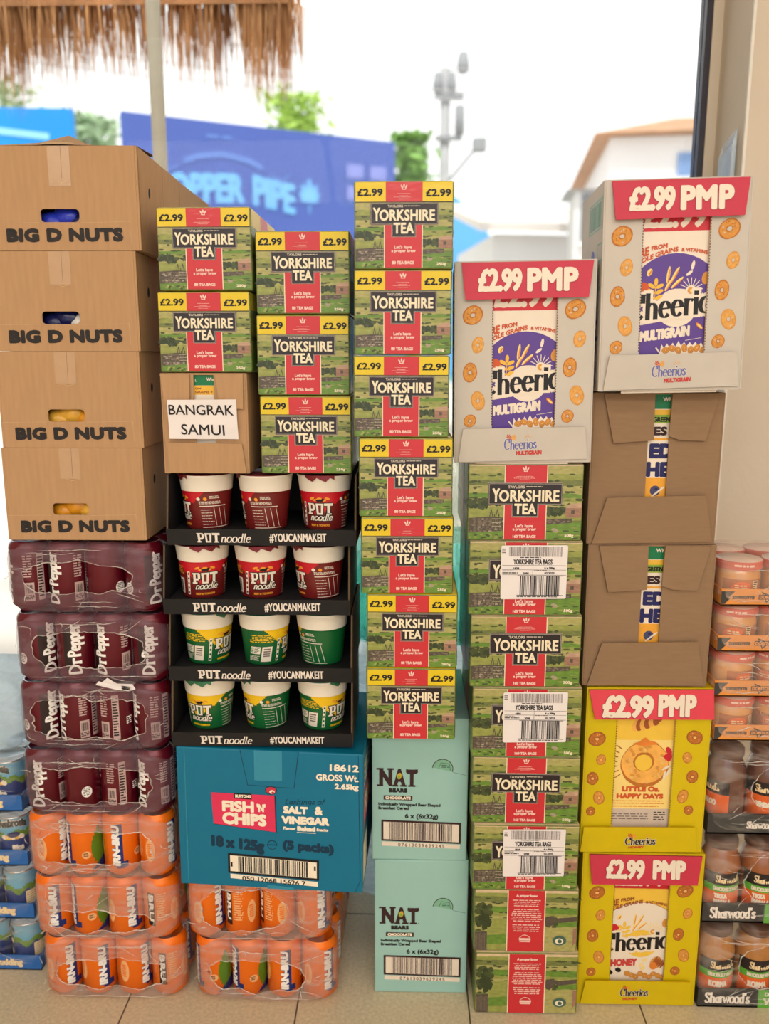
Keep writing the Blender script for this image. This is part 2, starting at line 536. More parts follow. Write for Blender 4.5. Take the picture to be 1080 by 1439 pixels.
class Art:
    """flat print on a surface, drawn in the pixel frame of the thing's own artwork: P(x, y, lift) gives the point on the surface"""
    def __init__(self, mb, P, per=0.001):
        self.mb, self.P, self.per, self.L, self.k, self.cut = mb, P, per, 0.00016, 0, None
    def poly(self, pts, mat, layer=1):
        self.k = (self.k + 1) % 41                              # a hair apart, so that strokes of one letter never share a plane
        l = (layer + .022 * self.k) * self.L
        if self.cut is None:
            self.mb.add([self.P(x, y, l) for x, y in pts], mat)
            return
        ax, step = self.cut                                       # on a round body the print is laid in narrow strips
        lo, hi = min(p[ax] for p in pts), max(p[ax] for p in pts)
        for i in range(math.floor(lo / step), math.floor(hi / step) + 1):
            q = list(pts)
            for edge, sign in ((i * step, 1), ((i + 1) * step, -1)):
                r = []
                for j in range(len(q)):
                    a, b = q[j - 1], q[j]
                    da, db = sign * (a[ax] - edge), sign * (b[ax] - edge)
                    if (da >= 0) != (db >= 0):
                        t = da / (da - db)
                        r.append((a[0] + (b[0] - a[0]) * t, a[1] + (b[1] - a[1]) * t))
                    if db >= 0:
                        r.append(b)
                q = r
                if len(q) < 3:
                    break
            if len(q) >= 3:
                self.mb.add([self.P(x, y, l) for x, y in q], mat)
    def rect(self, x0, y0, x1, y1, mat, layer=1, nx=1):
        for i in range(nx):
            a, b = x0 + (x1 - x0) * i / nx, x0 + (x1 - x0) * (i + 1) / nx
            self.poly([(a, y0), (b, y0), (b, y1), (a, y1)], mat, layer)
    def frame(self, x0, y0, x1, y1, t, mat, layer=1):
        self.rect(x0, y0, x1, y0 + t, mat, layer); self.rect(x0, y1 - t, x1, y1, mat, layer)
        self.rect(x0, y0 + t, x0 + t, y1 - t, mat, layer); self.rect(x1 - t, y0 + t, x1, y1 - t, mat, layer)
    def ell(self, cx, cy, rx, ry, mat, layer=1, rot=0, n=18, a0=0, a1=360, wob=0, seed=0):
        c, s = math.cos(R(rot)), math.sin(R(rot))
        rnd = random.Random(seed)
        pts = []
        for i in range(n if a1 - a0 >= 360 else n + 1):
            t = R(a0 + (a1 - a0) * i / n)
            k = 1 + (rnd.random() - .5) * wob
            x, y = rx * k * math.cos(t), ry * k * math.sin(t)
            pts.append((cx + x * c - y * s, cy + x * s + y * c))
        self.poly(pts, mat, layer)
    def hoop(self, cx, cy, rx, ry, rot, mat='hoop', hole='hoop_light', dark='hoop_dark', layer=1, seed=0):
        self.ell(cx, cy, rx, ry, dark, layer, rot, 22, wob=.05, seed=seed)
        self.ell(cx, cy, rx * .86, ry * .88, mat, layer + 1, rot, 22, wob=.08, seed=seed + 1)
        rnd = random.Random(seed)
        for k in range(9):
            a = rnd.random() * 2 * PI
            q = .45 + .25 * rnd.random()
            x, y = rx * q * math.cos(a), ry * q * math.sin(a)
            c, s = math.cos(R(rot)), math.sin(R(rot))
            self.ell(cx + x * c - y * s, cy + x * s + y * c, rx * .09, ry * .07, dark if k % 3 else hole, layer + 2, rot + k * 40, 6)
        self.ell(cx, cy, rx * .34, ry * .30, dark, layer + 2, rot, 12, wob=.2, seed=seed)
        self.ell(cx, cy, rx * .22, ry * .20, hole, layer + 3, rot + 15, 10, wob=.3, seed=seed)
    def line(self, pts, w, mat, layer=1):
        for (x0, y0), (x1, y1) in zip(pts[:-1], pts[1:]):
            l = math.hypot(x1 - x0, y1 - y0) or 1
            dx, dy = (x1 - x0) / l, (y1 - y0) / l
            nx, ny, e = -dy * w / 2, dx * w / 2, w * .25
            self.poly([(x0 - dx * e + nx, y0 - dy * e + ny), (x1 + dx * e + nx, y1 + dy * e + ny),
                       (x1 + dx * e - nx, y1 + dy * e - ny), (x0 - dx * e - nx, y0 - dy * e - ny)], mat, layer)
    def text(self, s, x0, y0, x1, y1, mat, w=0.0, layer=2, skew=0.0, spacing=1.0, bend=None, rise=0.0, rot90=False):
        """lettering fitted into the box; w thickens the strokes; rise tilts the baseline; bend(t) shifts it; rot90 reads upwards"""
        pts, polys, edges = glyph_run(s, spacing)
        if rot90:
            W, H = y1 - y0 - 2 * w, x1 - x0 - 2 * w
        else:
            W, H = x1 - x0 - 2 * w, y1 - y0 - 2 * w
        def T(p):
            a, b = p
            u, v = w + a * W + skew * b * H, w + b * H
            if bend:
                v += bend(a)
            v += rise * a
            return (x1 - v, y1 - u) if rot90 == 'up' else (x0 + v, y0 + u) if rot90 else (x0 + u, y1 - v)
        q = [T(p) for p in pts]
        for p in polys:
            self.poly([q[i] for i in p], mat, layer)
        if w:
            for a, b in edges:
                (xa, ya), (xb, yb) = q[a], q[b]
                l = math.hypot(xb - xa, yb - ya)
                if l < 1e-6:
                    continue
                self.line([q[a], q[b]], 2 * w, mat, layer)
    def nib(self, s, x0, y0, x1, y1, mat, thick, thin, layer=2, skew=0.0, rise=0.0, grow=0.0, clip=None, join=False):
        """pen lettering; the box is cap height (y0) to baseline (y1)"""
        adv = sum(NIB[c][0] for c in s)
        k = (x1 - x0) / adv
        H = y1 - y0
        x = 0.0
        for ci, ch in enumerate(s):
            a, strokes = NIB[ch]
            for st in strokes:
                pts = []
                for px, py in st:
                    t = (x + px) / adv
                    pts.append((x0 + (x + px) * k + skew * py * H, y1 - py * H - rise * t))
                ws = []
                for i in range(len(pts)):
                    p, q = pts[max(0, i - 1)], pts[min(len(pts) - 1, i + 1)]
                    l = math.hypot(q[0] - p[0], q[1] - p[1]) or 1
                    v = abs(q[1] - p[1]) / l
                    ws.append(thin + (thick - thin) * v ** 1.4 + grow)
                for i in range(len(pts) - 1):
                    (xa, ya), (xb, yb) = pts[i], pts[i + 1]
                    l = math.hypot(xb - xa, yb - ya) or 1
                    dx, dy = (xb - xa) / l, (yb - ya) / l
                    wa, wb = ws[i] / 2, ws[i + 1] / 2
                    e = min(wa, wb) * .35 + grow * .4
                    xa, ya, xb, yb = xa - dx * e, ya - dy * e, xb + dx * e, yb + dy * e
                    self.poly([(xa - dy * wa, ya + dx * wa), (xb - dy * wb, yb + dx * wb), (xb + dy * wb, yb - dx * wb), (xa + dy * wa, ya - dx * wa)], mat, layer)
            x += a
    def fine(self, x0, y0, x1, y1, rows, mat, layer=2, seed=0, fill=.55, center=False):
        """lines of print too small to read: broken dashes word by word"""
        rnd = random.Random(seed)
        h = (y1 - y0) / rows
        for r in range(rows):
            a, b = x0, x1 - (x1 - x0) * rnd.random() * .22
            if center:
                s = (x1 - b) / 2; a, b = a + s, b + s
            x = a
            while x < b:
                l = min(b - x, h * (0.8 + rnd.random() * 2.4))
                self.rect(x, y0 + r * h, x + l, y0 + r * h + h * fill, mat, layer)
                x += l + h * .5
    def barcode(self, x0, y0, x1, y1, mat='ink', layer=3, seed=1, n=44):
        rnd = random.Random(seed)
        ws = [rnd.choice((1, 1, 2, 3)) for _ in range(n * 2)]
        k = (x1 - x0) / sum(ws)
        x = x0
        for i, w in enumerate(ws):
            if i % 2 == 0:
                self.rect(x, y0, x + w * k, y1, mat, layer)
            x += w * k

def plane_P(O, U, V, tl, tr, bl, n=Vector((0, -1, 0)), lift=None):
    """drawing frame tl, tr, bl (drawing px) mapped to a flat face with corner O and edge vectors U, V"""
    ax, ay = tr[0] - tl[0], tr[1] - tl[1]
    bx, by = bl[0] - tl[0], bl[1] - tl[1]
    det = ax * by - ay * bx
    O, U, V = Vector(O), Vector(U), Vector(V)
    def P(x, y, l):
        dx, dy = x - tl[0], y - tl[1]
        u, v = (dx * by - dy * bx) / det, (ax * dy - ay * dx) / det
        return O + U * u + V * v + n * (l + (lift(u, v) if lift else 0.0))
    return P

def cyl_P(rad, c=(0, 0, 0), a0=0.0, x0=0.0, per=0.001):
    """drawing frame wrapped round a body of revolution: x in drawing units along the girth, y up from the foot in drawing units"""
    def P(x, y, l):
        z = -y * per
        r = rad(z)
        a = a0 + (x - x0) * per / r
        return Vector((c[0] + (r + l) * math.sin(a), c[1] - (r + l) * math.cos(a), c[2] + z))
    return P

def slab(mb, P, pts, t, mat, edge):
    """a flap of board: outline pts in the drawing frame, thickness t"""
    a = [P(x, y, t) for x, y in pts]
    b = [P(x, y, 0.0) for x, y in pts]
    mb.add(a, mat)
    mb.add(b[::-1], mat)
    for i in range(len(pts)):
        j = (i + 1) % len(pts)
        mb.add([a[i], b[i], b[j], a[j]], edge)

# ------------------------------------------------------------------ the shop: floor, walls, ceiling, window
m = MB(); m.box(-2.3, 2.4, -5.6, 0.66, -0.10, 0.0, 'floor_tile'); structure(m.obj('floor'))
m = MB(); m.box(-2.3, 2.4, -5.6, 0.66, 2.75, 2.85, 'ceiling_paint'); structure(m.obj('ceiling'))
m = MB(); m.box(-2.4, -2.3, -5.6, 0.66, -0.10, 2.85, 'wall_paint'); structure(m.obj('wall_left'))
m = MB(); m.box(2.4, 2.5, -5.6, 0.66, -0.10, 2.85, 'wall_paint'); structure(m.obj('wall_right'))
# pillar at the right end of the shop window: broad front face, chamfered corner bead, narrow reveal
m = MB()
PX = 0.690
m.box(PX, 2.4, 0.43, 0.66, 0.0, 2.75, 'wall_paint', bevel=0.004)
structure(m.obj('wall_back'))
m = MB(); m.box(PX - 0.022, PX, 0.60, 0.66, 0.0, 2.75, 'wall_paint'); structure(m.obj('trim_1'))
m = MB(); m.box(PX - .0015, PX + .004, .4265, .4325, 0.0, 2.75, 'white_bead'); structure(m.obj('trim_2'))
# floor-to-ceiling window: dark frame and one pane
m = MB()
m.box(PX - 0.036, PX - 0.0225, 0.602, 0.645, 0.0, 2.75, 'frame_dark')
m.box(-2.3, -2.25, 0.602, 0.645, 0.0, 2.75, 'frame_dark')
m.box(-2.25, PX - 0.036, 0.602, 0.645, 0.0, 0.03, 'frame_dark')
m.box(-2.25, PX - 0.036, 0.602, 0.645, 2.70, 2.75, 'frame_dark')
win = structure(m.obj('window_1'))
m = MB(); m.box(-2.25, PX - 0.036, 0.620, 0.626, 0.03, 2.70, 'window_glass'); m.obj('pane', win)

# clear sign holder fixed to the pillar's reveal
h = empty('sign_holder', (PX - 0.002, 0.455, 1.50))
tag(h, 'empty clear plastic sign holder fixed to the window side of the pale pillar', 'sign holder')
m = MB()
m.mesh([(-.004, 0, 0), (-.004, .075, .0), (-.004, .075, .20), (-.004, 0, .215), (-.012, 0, 0), (-.012, .075, .0), (-.012, .075, .17), (-.012, 0, .185)],
       [(0, 1, 2, 3), (4, 5, 6, 7), (0, 1, 5, 4), (0, 3, 7, 4), (1, 2, 6, 5)], 'film_holder')
m.obj('pocket', h)
m = MB()
m.tube([(-.012, 0, 0), (-.012, 0, .185), (-.012, .075, .17)], .0009, 'film_edge')
m.obj('rim', h)

# ------------------------------------------------------------------ the street
m = MB(); m.box(-60, 60, 0.66, 120, -0.14, -0.04, 'pavement'); structure(m.obj('ground'))

def awning():
    rnd = random.Random(4)
    root = empty('thatched_awning', (-1.0, 2.2, -0.04))
    tag(root, 'thatched awning with ragged straw fringe hanging over the window from outside', 'awning')
    m = MB()
    m.mesh([(-1.6, -.45, 2.50), (.58, -.45, 2.50), (.58, .9, 3.2), (-1.6, .9, 3.2), (-1.6, -.45, 2.62), (.58, -.45, 2.62), (.58, .9, 3.32), (-1.6, .9, 3.32)],
           [(0, 1, 2, 3), (4, 5, 6, 7), (0, 1, 5, 4), (1, 2, 6, 5), (2, 3, 7, 6), (3, 0, 4, 7)], 'thatch_dark')
    m.obj('roof', root)
    m = MB()
    clumps = []
    x = -1.6
    while x < .58:
        clumps.append((x, .10 + .17 * rnd.random() ** 1.5, .02 + .03 * rnd.random()))
        x += .035 + .06 * rnd.random()
    clumps += [(.50, .27, .06), (.45, .24, .05), (.54, .24, .03), (-.62, .26, .05), (-.52, .24, .05), (-.42, .27, .04), (-.28, .26, .04), (-1.0, .2, .05)]
    for cx, ln, sp in clumps:
        for k in range(46):
            px, py = cx + rnd.gauss(0, sp * .7), -.45 + rnd.random() * .22
            l = ln * (.55 + .6 * rnd.random()) + .04
            dx, dy = rnd.gauss(0, .015), rnd.gauss(0, .015)
            w = .0022 + .003 * rnd.random()
            z0 = 2.56
            a = rnd.random() * PI
            ux, uy = w * math.cos(a), w * math.sin(a)
            mat = 'thatch' if rnd.random() < .7 else 'thatch_dark'
            p = [(px - ux, py - uy, z0), (px + ux, py + uy, z0), (px - uy, py + ux, z0), (px + dx, py + dy, z0 - .06 - l)]
            m.mesh(p, [(0, 1, 3), (1, 2, 3), (2, 0, 3)], mat)
    o = m.obj('fringe', root)
awning()

m = MB()
m.lathe([(.023, 0), (.023, 3.05), (.0, 3.05)], 'post_shaded', 16)
m.lathe([(.06, 0), (.06, .012), (.024, .014)], 'post_shaded', 16)
tag(m.obj('awning_post', None, (-.80, 1.42, -0.04)), 'slim pale post standing outside the window under the straw fringe', 'post')

# big navy billboard across the road, running away to the right
def billboard():
    A, B = Vector((-3.28, 8.6, 0)), Vector((-0.16, 10.1, 0))
    root = empty('billboard', (A.x, A.y, -0.04))
    tag(root, 'large navy blue billboard with pale blue lettering across the road', 'billboard')
    d = (B - A); L = d.length; ang = math.atan2(d.y, d.x)
    root.rotation_euler = (0, 0, ang)
    z0, z1 = 1.9, 4.05
    m = MB(); m.box(0, L, 0, .12, z0, z1, 'sign_navy', bevel=.01)
    a = Art(m, plane_P((0, -.004, z1), (L, 0, 0), (0, 0, -(z1 - z0)), (0, 0), (385, 0), (0, 225)))
    a.L = .004
    wave = lambda t: 6 * math.sin(t * PI)
    a.text('COPPER', 31, 66, 157, 103, 'sign_letter', 2.2, 2, bend=lambda t: 7 * t)
    a.text('PIPE', 169, 66, 230, 104, 'sign_letter', 2.2, 2, bend=lambda t: 7 - 8 * t)
    a.fine(108, 16, 146, 24, 1, 'sign_faint', 2, 3)
    a.line([(78, 50), (95, 43), (130, 38), (165, 43), (182, 50)], 7, 'sign_faint', 2)
    a.line([(44, 54), (56, 62), (68, 57)], 3, 'sign_faint', 2)
    a.line([(196, 58), (210, 64), (222, 56)], 3, 'sign_faint', 2)
    a.fine(84, 116, 196, 125, 1, 'sign_faint', 2, 4)
    for k in range(7):                                           # leaf emblem
        t = R(-90 + (k - 3) * 32)
        ln = 24 - abs(k - 3) * 4
        a.ell(251 + math.cos(t) * ln * .55, 84 + math.sin(t) * ln * .55, ln * .55, 3.6, 'sign_letter', 2, math.degrees(t))
    a.line([(251, 84), (251, 102)], 2, 'sign_letter', 2)
    for i, (x, y) in enumerate(((308, 34), (344, 34), (308, 62), (344, 90), (344, 150), (300, 170))):
        a.rect(x, y, x + 26, y + 18, 'sign_lilac', 2); a.fine(x + 2, y + 20, x + 24, y + 26, 2, 'sign_faint', 2, seed=i)
    m.obj('panel', root)
    for x in (.5, L / 2, L - .5):
        m = MB(); m.box(x - .06, x + .06, .14, .26, 0, z0 + .6, 'concrete_pole'); m.obj('leg', root)
billboard()

def bluesign():
    root = empty('signboard', (-6.80, 10.3, -0.04), (0, 0, R(4)))
    tag(root, 'bright blue roadside signboard at the edge of the window beyond the cardboard boxes', 'signboard')
    m = MB()
    m.box(0, 2.25, 0, .1, 2.9, 4.60, 'sign_blue', bevel=.01)
    a = Art(m, plane_P((0, -.004, 4.60), (2.25, 0, 0), (0, 0, -1.70), (0, 0), (225, 0), (0, 165)))
    a.L = .004
    a.poly([(0, 62), (60, 52), (140, 66), (225, 108), (225, 165), (0, 165)], 'sign_pale', 2)
    a.line([(0, 30), (90, 26), (190, 36)], 8, 'sign_pale', 2)
    m.obj('panel', root)
    for x in (.4, 1.8):
        m = MB(); m.box(x - .05, x + .05, .1, .2, 0, 3.2, 'concrete_pole'); m.obj('leg', root)
bluesign()

def tree(loc, w, h0, h1, mat, seed, label):
    rnd = random.Random(seed)
    root = empty('tree', loc)
    tag(root, label, 'tree', 'trees along the far side of the road')
    m = MB(); m.tube([(0, 0, 0), (.05, 0, h0 * .6), (-.03, .05, (h0 + h1) / 2)], lambda t: .14 - .09 * t, 'bark', 8); m.obj('trunk', root)
    m = MB()
    for k in range(2600):
        a, b, c = rnd.gauss(0, .42), rnd.gauss(0, .42), max(-.8, min(.8, rnd.gauss(0, .45)))
        p = Vector((a * w, b * w, (h0 + h1) / 2 + c * (h1 - h0) * .62))
        u = Vector((rnd.gauss(0, 1), rnd.gauss(0, 1), rnd.gauss(0, .6))).normalized()
        v = u.orthogonal().normalized()
        s = (.05 + .06 * rnd.random()) * (1 + .5 * w)
        m.add([p + u * s, p + v * s * .45, p - u * s, p - v * s * .45], mat)
    m.obj('crown', root)
tree((-5.65, 14.0, -.04), .62, 2.8, 5.4, 'leaf_pale', 11, 'pale hazy tree between the bright blue sign and navy billboard')
tree((-7.6, 14.6, -.04), 1.0, 2.6, 6.1, 'leaf_pale', 15, 'hazy tree rising above the bright blue signboard')
tree((-1.9, 13.5, -.04), .62, 3.0, 5.6, 'leaf_bright', 12, 'yellow green treetop showing above the middle of the navy billboard')
tree((.06, 11.6, -.04), .30, 2.2, 4.5, 'leaf_mid', 13, 'green tree between the end of the navy billboard and the utility pole')
tree((1.25, 11.2, -.04), .5, .8, 2.2, 'leaf_mid', 14, 'low green bush in front of the white building by the tea cartons')

def hill():
    m = MB()
    rnd = random.Random(3)
    n = 40
    prof = []
    for i in range(n + 1):
        x = -6 + 30 * i / n
        z = 10.9 * math.exp(-((x - 1.4) / 6.6) ** 2) + 2.6 * math.exp(-((x - 15) / 6) ** 2) + .25 * rnd.random()
        prof.append((x, z))
    pts, f = [], []
    rows = [(0, 0.0), (3, .55), (6, .85), (10, 1.0), (16, .8), (26, 0.0)]
    for dy, k in rows:
        for x, z in prof:
            pts.append((x, dy, z * k))
    for r in range(len(rows) - 1):
        for i in range(n):
            f.append((r * (n + 1) + i, r * (n + 1) + i + 1, (r + 1) * (n + 1) + i + 1, (r + 1) * (n + 1) + i))
    m.mesh(pts, f, 'hill_haze_blue', True)
    structure(m.obj('hill', None, (0, 40, -.04)))
hill()

def utility_pole():
    root = empty('utility_pole', (.58, 12.2, -.04))
    tag(root, 'grey concrete utility pole with transformers on its crossarms', 'utility pole')
    m = MB(); m.lathe([(.11, 0), (.075, 5.6), (0, 5.6)], 'concrete_pole', 12); m.obj('pole', root)
    for z, w in ((5.15, .28), (4.55, .26)):
        m = MB(); m.box(-w * .6, w, -.12, -.05, z, z + .07, 'transformer_grey'); m.obj('crossarm', root)
    for x, z, s in ((-.12, 5.22, .08), (.10, 5.22, .07), (.26, 5.5, .10)):
        m = MB(); m.lathe([(0, 0), (s * .8, .02), (s, .12), (s * .7, .3), (0, .32)], 'transformer_grey', 12, (x, -.08, z)); m.obj('insulator', root)
    for x, z, s in ((.22, 4.62, .075),):
        m = MB(); m.lathe([(0, 0), (s, .02), (s, .42), (0, .45)], 'transformer_grey', 12, (x, -.1, z)); m.obj('transformer', root)
    m = MB(); m.tube([(0, 0, 3.9), (.4, -.1, 4.35), (.5, -.1, 4.45)], .025, 'transformer_grey'); m.box(.42, .64, -.18, -.02, 4.38, 4.58, 'transformer_grey', bevel=.03); m.obj('lamp_arm', root)
utility_pole()
for k, (z, zl, zr) in enumerate(((5.5, 6.5, 4.9), (5.3, 6.2, 4.9), (4.8, 5.8, 4.9))):
    m = MB()
    pts = []
    for i in range(25):
        t = i / 24
        x = -9 + 20 * t
        pts.append((x, 11.94 - .3 * k - .5 * abs(t - .5), (zl * (1 - t) + zr * t) - .5 * math.sin(PI * t) + (.25 if k == 0 else 0)))
    m.tube(pts, .011, 'wire', 5)
    tag(m.obj('power_line'), ['topmost', 'middle', 'lowest'][k] + ' of the faint power lines strung across the white sky', 'power line', 'power lines')

def house(name, loc, rotz, label, W, D, H, wall, roof, rtype, wins, over=.3):
    root = empty(name, loc, (0, 0, rotz))
    tag(root, label, 'building')
    m = MB(); m.box(0, W, 0, D, 0, H, wall, bevel=.02); m.obj('wall', root)
    m = MB()
    o = over
    if rtype == 'hip':
        m.mesh([(-o, -o, H), (W + o, -o, H), (W + o, D + o, H), (-o, D + o, H), (W * .30, D * .5, H + W * .17), (W * .7, D * .5, H + W * .17)],
               [(0, 1, 5, 4), (1, 2, 5), (2, 3, 4, 5), (3, 0, 4), (0, 1, 2, 3)], roof)
    else:
        m.mesh([(-o, -o, H), (W + o, -o, H), (W + o, D + o, H + .9), (-o, D + o, H + .9), (-o, -o, H + .14), (W + o, -o, H + .14), (W + o, D + o, H + 1.04), (-o, D + o, H + 1.04)],
               [(0, 1, 2, 3), (4, 5, 6, 7), (0, 1, 5, 4), (1, 2, 6, 5), (2, 3, 7, 6), (3, 0, 4, 7)], roof)
    m.obj('roof', root)
    for x0, x1, z0, z1, g in wins:
        m = MB(); m.box(x0, x1, -.05, .02, z0, z1, g, bevel=.01)
        m.box(x0 - .04, x1 + .04, -.09, .02, z0 - .06, z0, wall); m.obj('window', root)
house('townhouse', (3.55, 14.0, -.04), R(-6), 'white townhouse with brown hipped roof beside the window frame', 5.0, 4.5, 5.05, 'render_white', 'roof_brown', 'hip',
      [(.1, .3, 3.3, 4.1, 'glass_dark'), (1.15, 3.6, 4.35, 4.75, 'glass_blue'), (1.15, 3.6, 3.2, 4.0, 'glass_blue'), (1.4, 3.6, 2.2, 2.9, 'glass_blue'), (1.4, 3.8, 1.0, 1.7, 'glass_blue')])
house('shop_building', (1.45, 13.0, -.04), R(8), 'low white shop building with pale sloping roof across the road', 1.85, 3.0, 3.3, 'render_white', 'roof_pale', 'shed',
      [(.3, 1.0, 1.3, 1.9, 'render_grey'), (1.4, 2.1, 1.3, 1.9, 'render_grey')])
house('gatehouse', (2.55, 11.8, -.04), R(-4), 'small grey roofed hut between the shop building and the townhouse', .6, .8, 3.75, 'render_white', 'render_grey', 'hip',
      [(.1, .28, 3.0, 3.7, 'glass_dark')], over=.14)

# ------------------------------------------------------------------ tea cartons
def landscape(a, X0, Y0, X1, Y1, seed, kind=0):
    """the printed countryside: fields, hedges, dry stone wall, barn, trees"""
    rnd = random.Random(seed)
    W, H = X1 - X0, Y1 - Y0
    def U(p):
        return [(X0 + x * W, Y0 + y * H) for x, y in p]
    a.poly(U([(0, 0), (1, 0), (1, 1), (0, 1)]), 'field_b', 1)
    tones = ['field_c', 'field_a', 'field_b', 'field_c', 'field_d', 'field_a', 'field_c', 'field_b']
    top = 0.0
    for k in range(8):
        bot = [0.13, .22, .29, .37, .45, .52, .58, .66][k]
        pts = [(0, top)] + [(1, top + .03 * (rnd.random() - .3))] + [(1 - i / 8, bot + .05 * (rnd.random() - .5)) for i in range(9)]
        a.poly(U([(x, max(0, y)) for x, y in pts]), tones[(k + kind) % 8], 2)
        for i in range(11):
            x, y = rnd.random(), bot + .03 * (rnd.random() - .5)
            a.ell(X0 + x * W, Y0 + y * H, W * (.012 + .03 * rnd.random()), H * (.008 + .012 * rnd.random()), 'hedge', 3, n=8, wob=.4, seed=i)
        top = bot - .02
    if kind == 0:
        for i in range(26):                                       # trees left
            a.ell(X0 + W * (.0 + .30 * rnd.random()), Y0 + H * (.46 + .09 * rnd.random()), W * (.012 + .03 * rnd.random()), H * (.02 + .035 * rnd.random()), 'tree_dark' if i % 3 else 'hedge', 4, n=10, wob=.3, seed=i)
        a.poly(U([(0, .57), (.34, .56), (.34, .70), (0, .72)]), 'field_a', 4)
        a.poly(U([(0, .71), (.2, .69), (.34, .71), (.34, .9), (0, .93)]), 'stone_b', 5)   # dry stone wall
        for r in range(7):
            x = -.02 + .02 * rnd.random()
            while x < .33:
                w = .022 + .03 * rnd.random()
                if x > 0 and rnd.random() < .85:
                    a.ell(X0 + W * (x + w / 2), Y0 + H * (.725 + r * .027), W * w * .46, H * .011, rnd.choice(('stone_a', 'stone_a', 'stone_c')), 6, n=7, wob=.3, seed=r)
                x += w
        for gx in (.20, .255):                                    # stile posts
            a.line(U([(gx - .018, .73), (gx, .59), (gx + .02, .73)]), W * .007, 'stone_b', 7)
        for gx in (.23, .27):
            a.line(U([(gx, .66), (gx, .88)]), W * .008, 'hedge', 7)
        for gy in (.72, .77, .82):
            a.line(U([(.21, gy), (.29, gy)]), W * .008, 'stone_c', 7)
        a.poly(U([(0, .91), (.34, .88), (.34, 1), (0, 1)]), 'field_d', 6)
        for i in range(16):
            a.ell(X0 + W * .34 * rnd.random(), Y0 + H * (.93 + .06 * rnd.random()), W * .016, H * .014, 'hedge' if i % 2 else 'field_a', 7, n=7, wob=.4, seed=i)
        a.poly(U([(.68, .66), (1, .64), (1, .74), (.68, .74)]), 'field_a', 4)
        for i in range(18):
            a.ell(X0 + W * (.70 + .17 * rnd.random()), Y0 + H * (.58 + .08 * rnd.random()), W * .022, H * .035, 'tree_dark' if i % 2 else 'hedge', 5, n=9, wob=.3, seed=i)
        a.poly(U([(.86, .57), (.89, .52), (1, .50), (1, .57)]), 'roof_pic', 6)
        a.poly(U([(.86, .57), (1, .57), (1, .70), (.86, .70)]), 'house_pic', 6)
        a.poly(U([(.91, .60), (.94, .60), (.94, .65), (.91, .65)]), 'stone_b', 7)
        a.poly(U([(.66, .72), (.92, .71), (.92, .79), (.66, .80)]), 'stone_b', 6)
        for i in range(16):
            a.ell(X0 + W * (.68 + .23 * rnd.random()), Y0 + H * (.73 + .05 * rnd.random()), W * .014, H * .009, 'stone_a', 7, n=7, wob=.3, seed=i)
        a.poly(U([(.66, .80), (1, .76), (1, 1), (.66, 1)]), 'field_d', 6)
        for i in range(14):
            a.ell(X0 + W * (.68 + .3 * rnd.random()), Y0 + H * (.82 + .17 * rnd.random()), W * .03, H * .010, 'hedge' if i % 2 else 'field_a', 7, n=8, wob=.4, seed=i)
        a.ell(X0 + W * .77, Y0 + H * .87, W * .03, H * .025, 'stone_c', 8, 15, 9, wob=.2)
    else:
        for i in range(34):                                       # big tree left, small tree right
            a.ell(X0 + W * (.02 + .13 * rnd.random()), Y0 + H * (.25 + .36 * rnd.random()), W * .03, H * .05, 'tree_dark' if i % 3 else 'hedge', 5, n=10, wob=.3, seed=i)
            a.ell(X0 + W * (.69 + .11 * rnd.random()), Y0 + H * (.44 + .14 * rnd.random()), W * .02, H * .035, 'stone_b' if i % 3 else 'hedge', 5, n=9, wob=.3, seed=i)
        a.poly(U([(.0, .70), (.12, .69), (.12, 1), (0, 1)]), 'stone_b', 6)
        for i in range(9):
            a.line(U([(.006 + .013 * i, .72), (.008 + .013 * i, .98)]), W * .005, 'stone_a', 7)
        a.poly(U([(.12, .48), (.34, .46), (.34, 1), (.12, 1)]), 'field_a', 4)
        a.poly(U([(.12, .75), (.34, .72), (.34, .88), (.12, .9)]), 'field_d', 5)
        a.poly(U([(.80, .45), (1, .42), (1, .49), (.80, .53)]), 'stone_b', 5)
        a.poly(U([(.8, .53), (1, .5), (1, .58), (.8, .6)]), 'field_d', 5)
        a.poly(U([(.66, .64), (1, .60), (1, 1), (.66, 1)]), 'field_c', 4)
        a.poly(U([(.965, .62), (1, .6), (1, .86), (.965, .9)]), 'house_pic', 6)
        a.poly(U([(0, 0), (1, 0), (1, .04), (0, .05)]), 'cream_top', 5)

def feathers(a, cx, cy, s, mat, layer):
    for k in (-1, 0, 1):
        a.ell(cx + k * s * .55, cy - (s * .25 if k == 0 else 0), s * .2, s * .55, mat, layer, k * 24, 9)
    a.line([(cx - s * .5, cy + s * .62), (cx + s * .5, cy + s * .62)], s * .22, mat, layer)

def plaque(a, x0, y0, x1, y1, tx0, tx1, ty1, per):
    """dark name plate with an inner line; px coordinates of the upper plate and of the lower tab"""
    for g, mat, l in ((0, 'tea_line', 12), (2.0, 'tea_plaque', 13), (7, 'tea_line', 14), (9.5, 'tea_plaque', 15)):
        a.rect(x0 + g, y0 + g, x1 - g, y1 - g, mat, l)
        a.rect(tx0 + g, y1 - g - 8, tx1 - g, ty1 - g, mat, l)

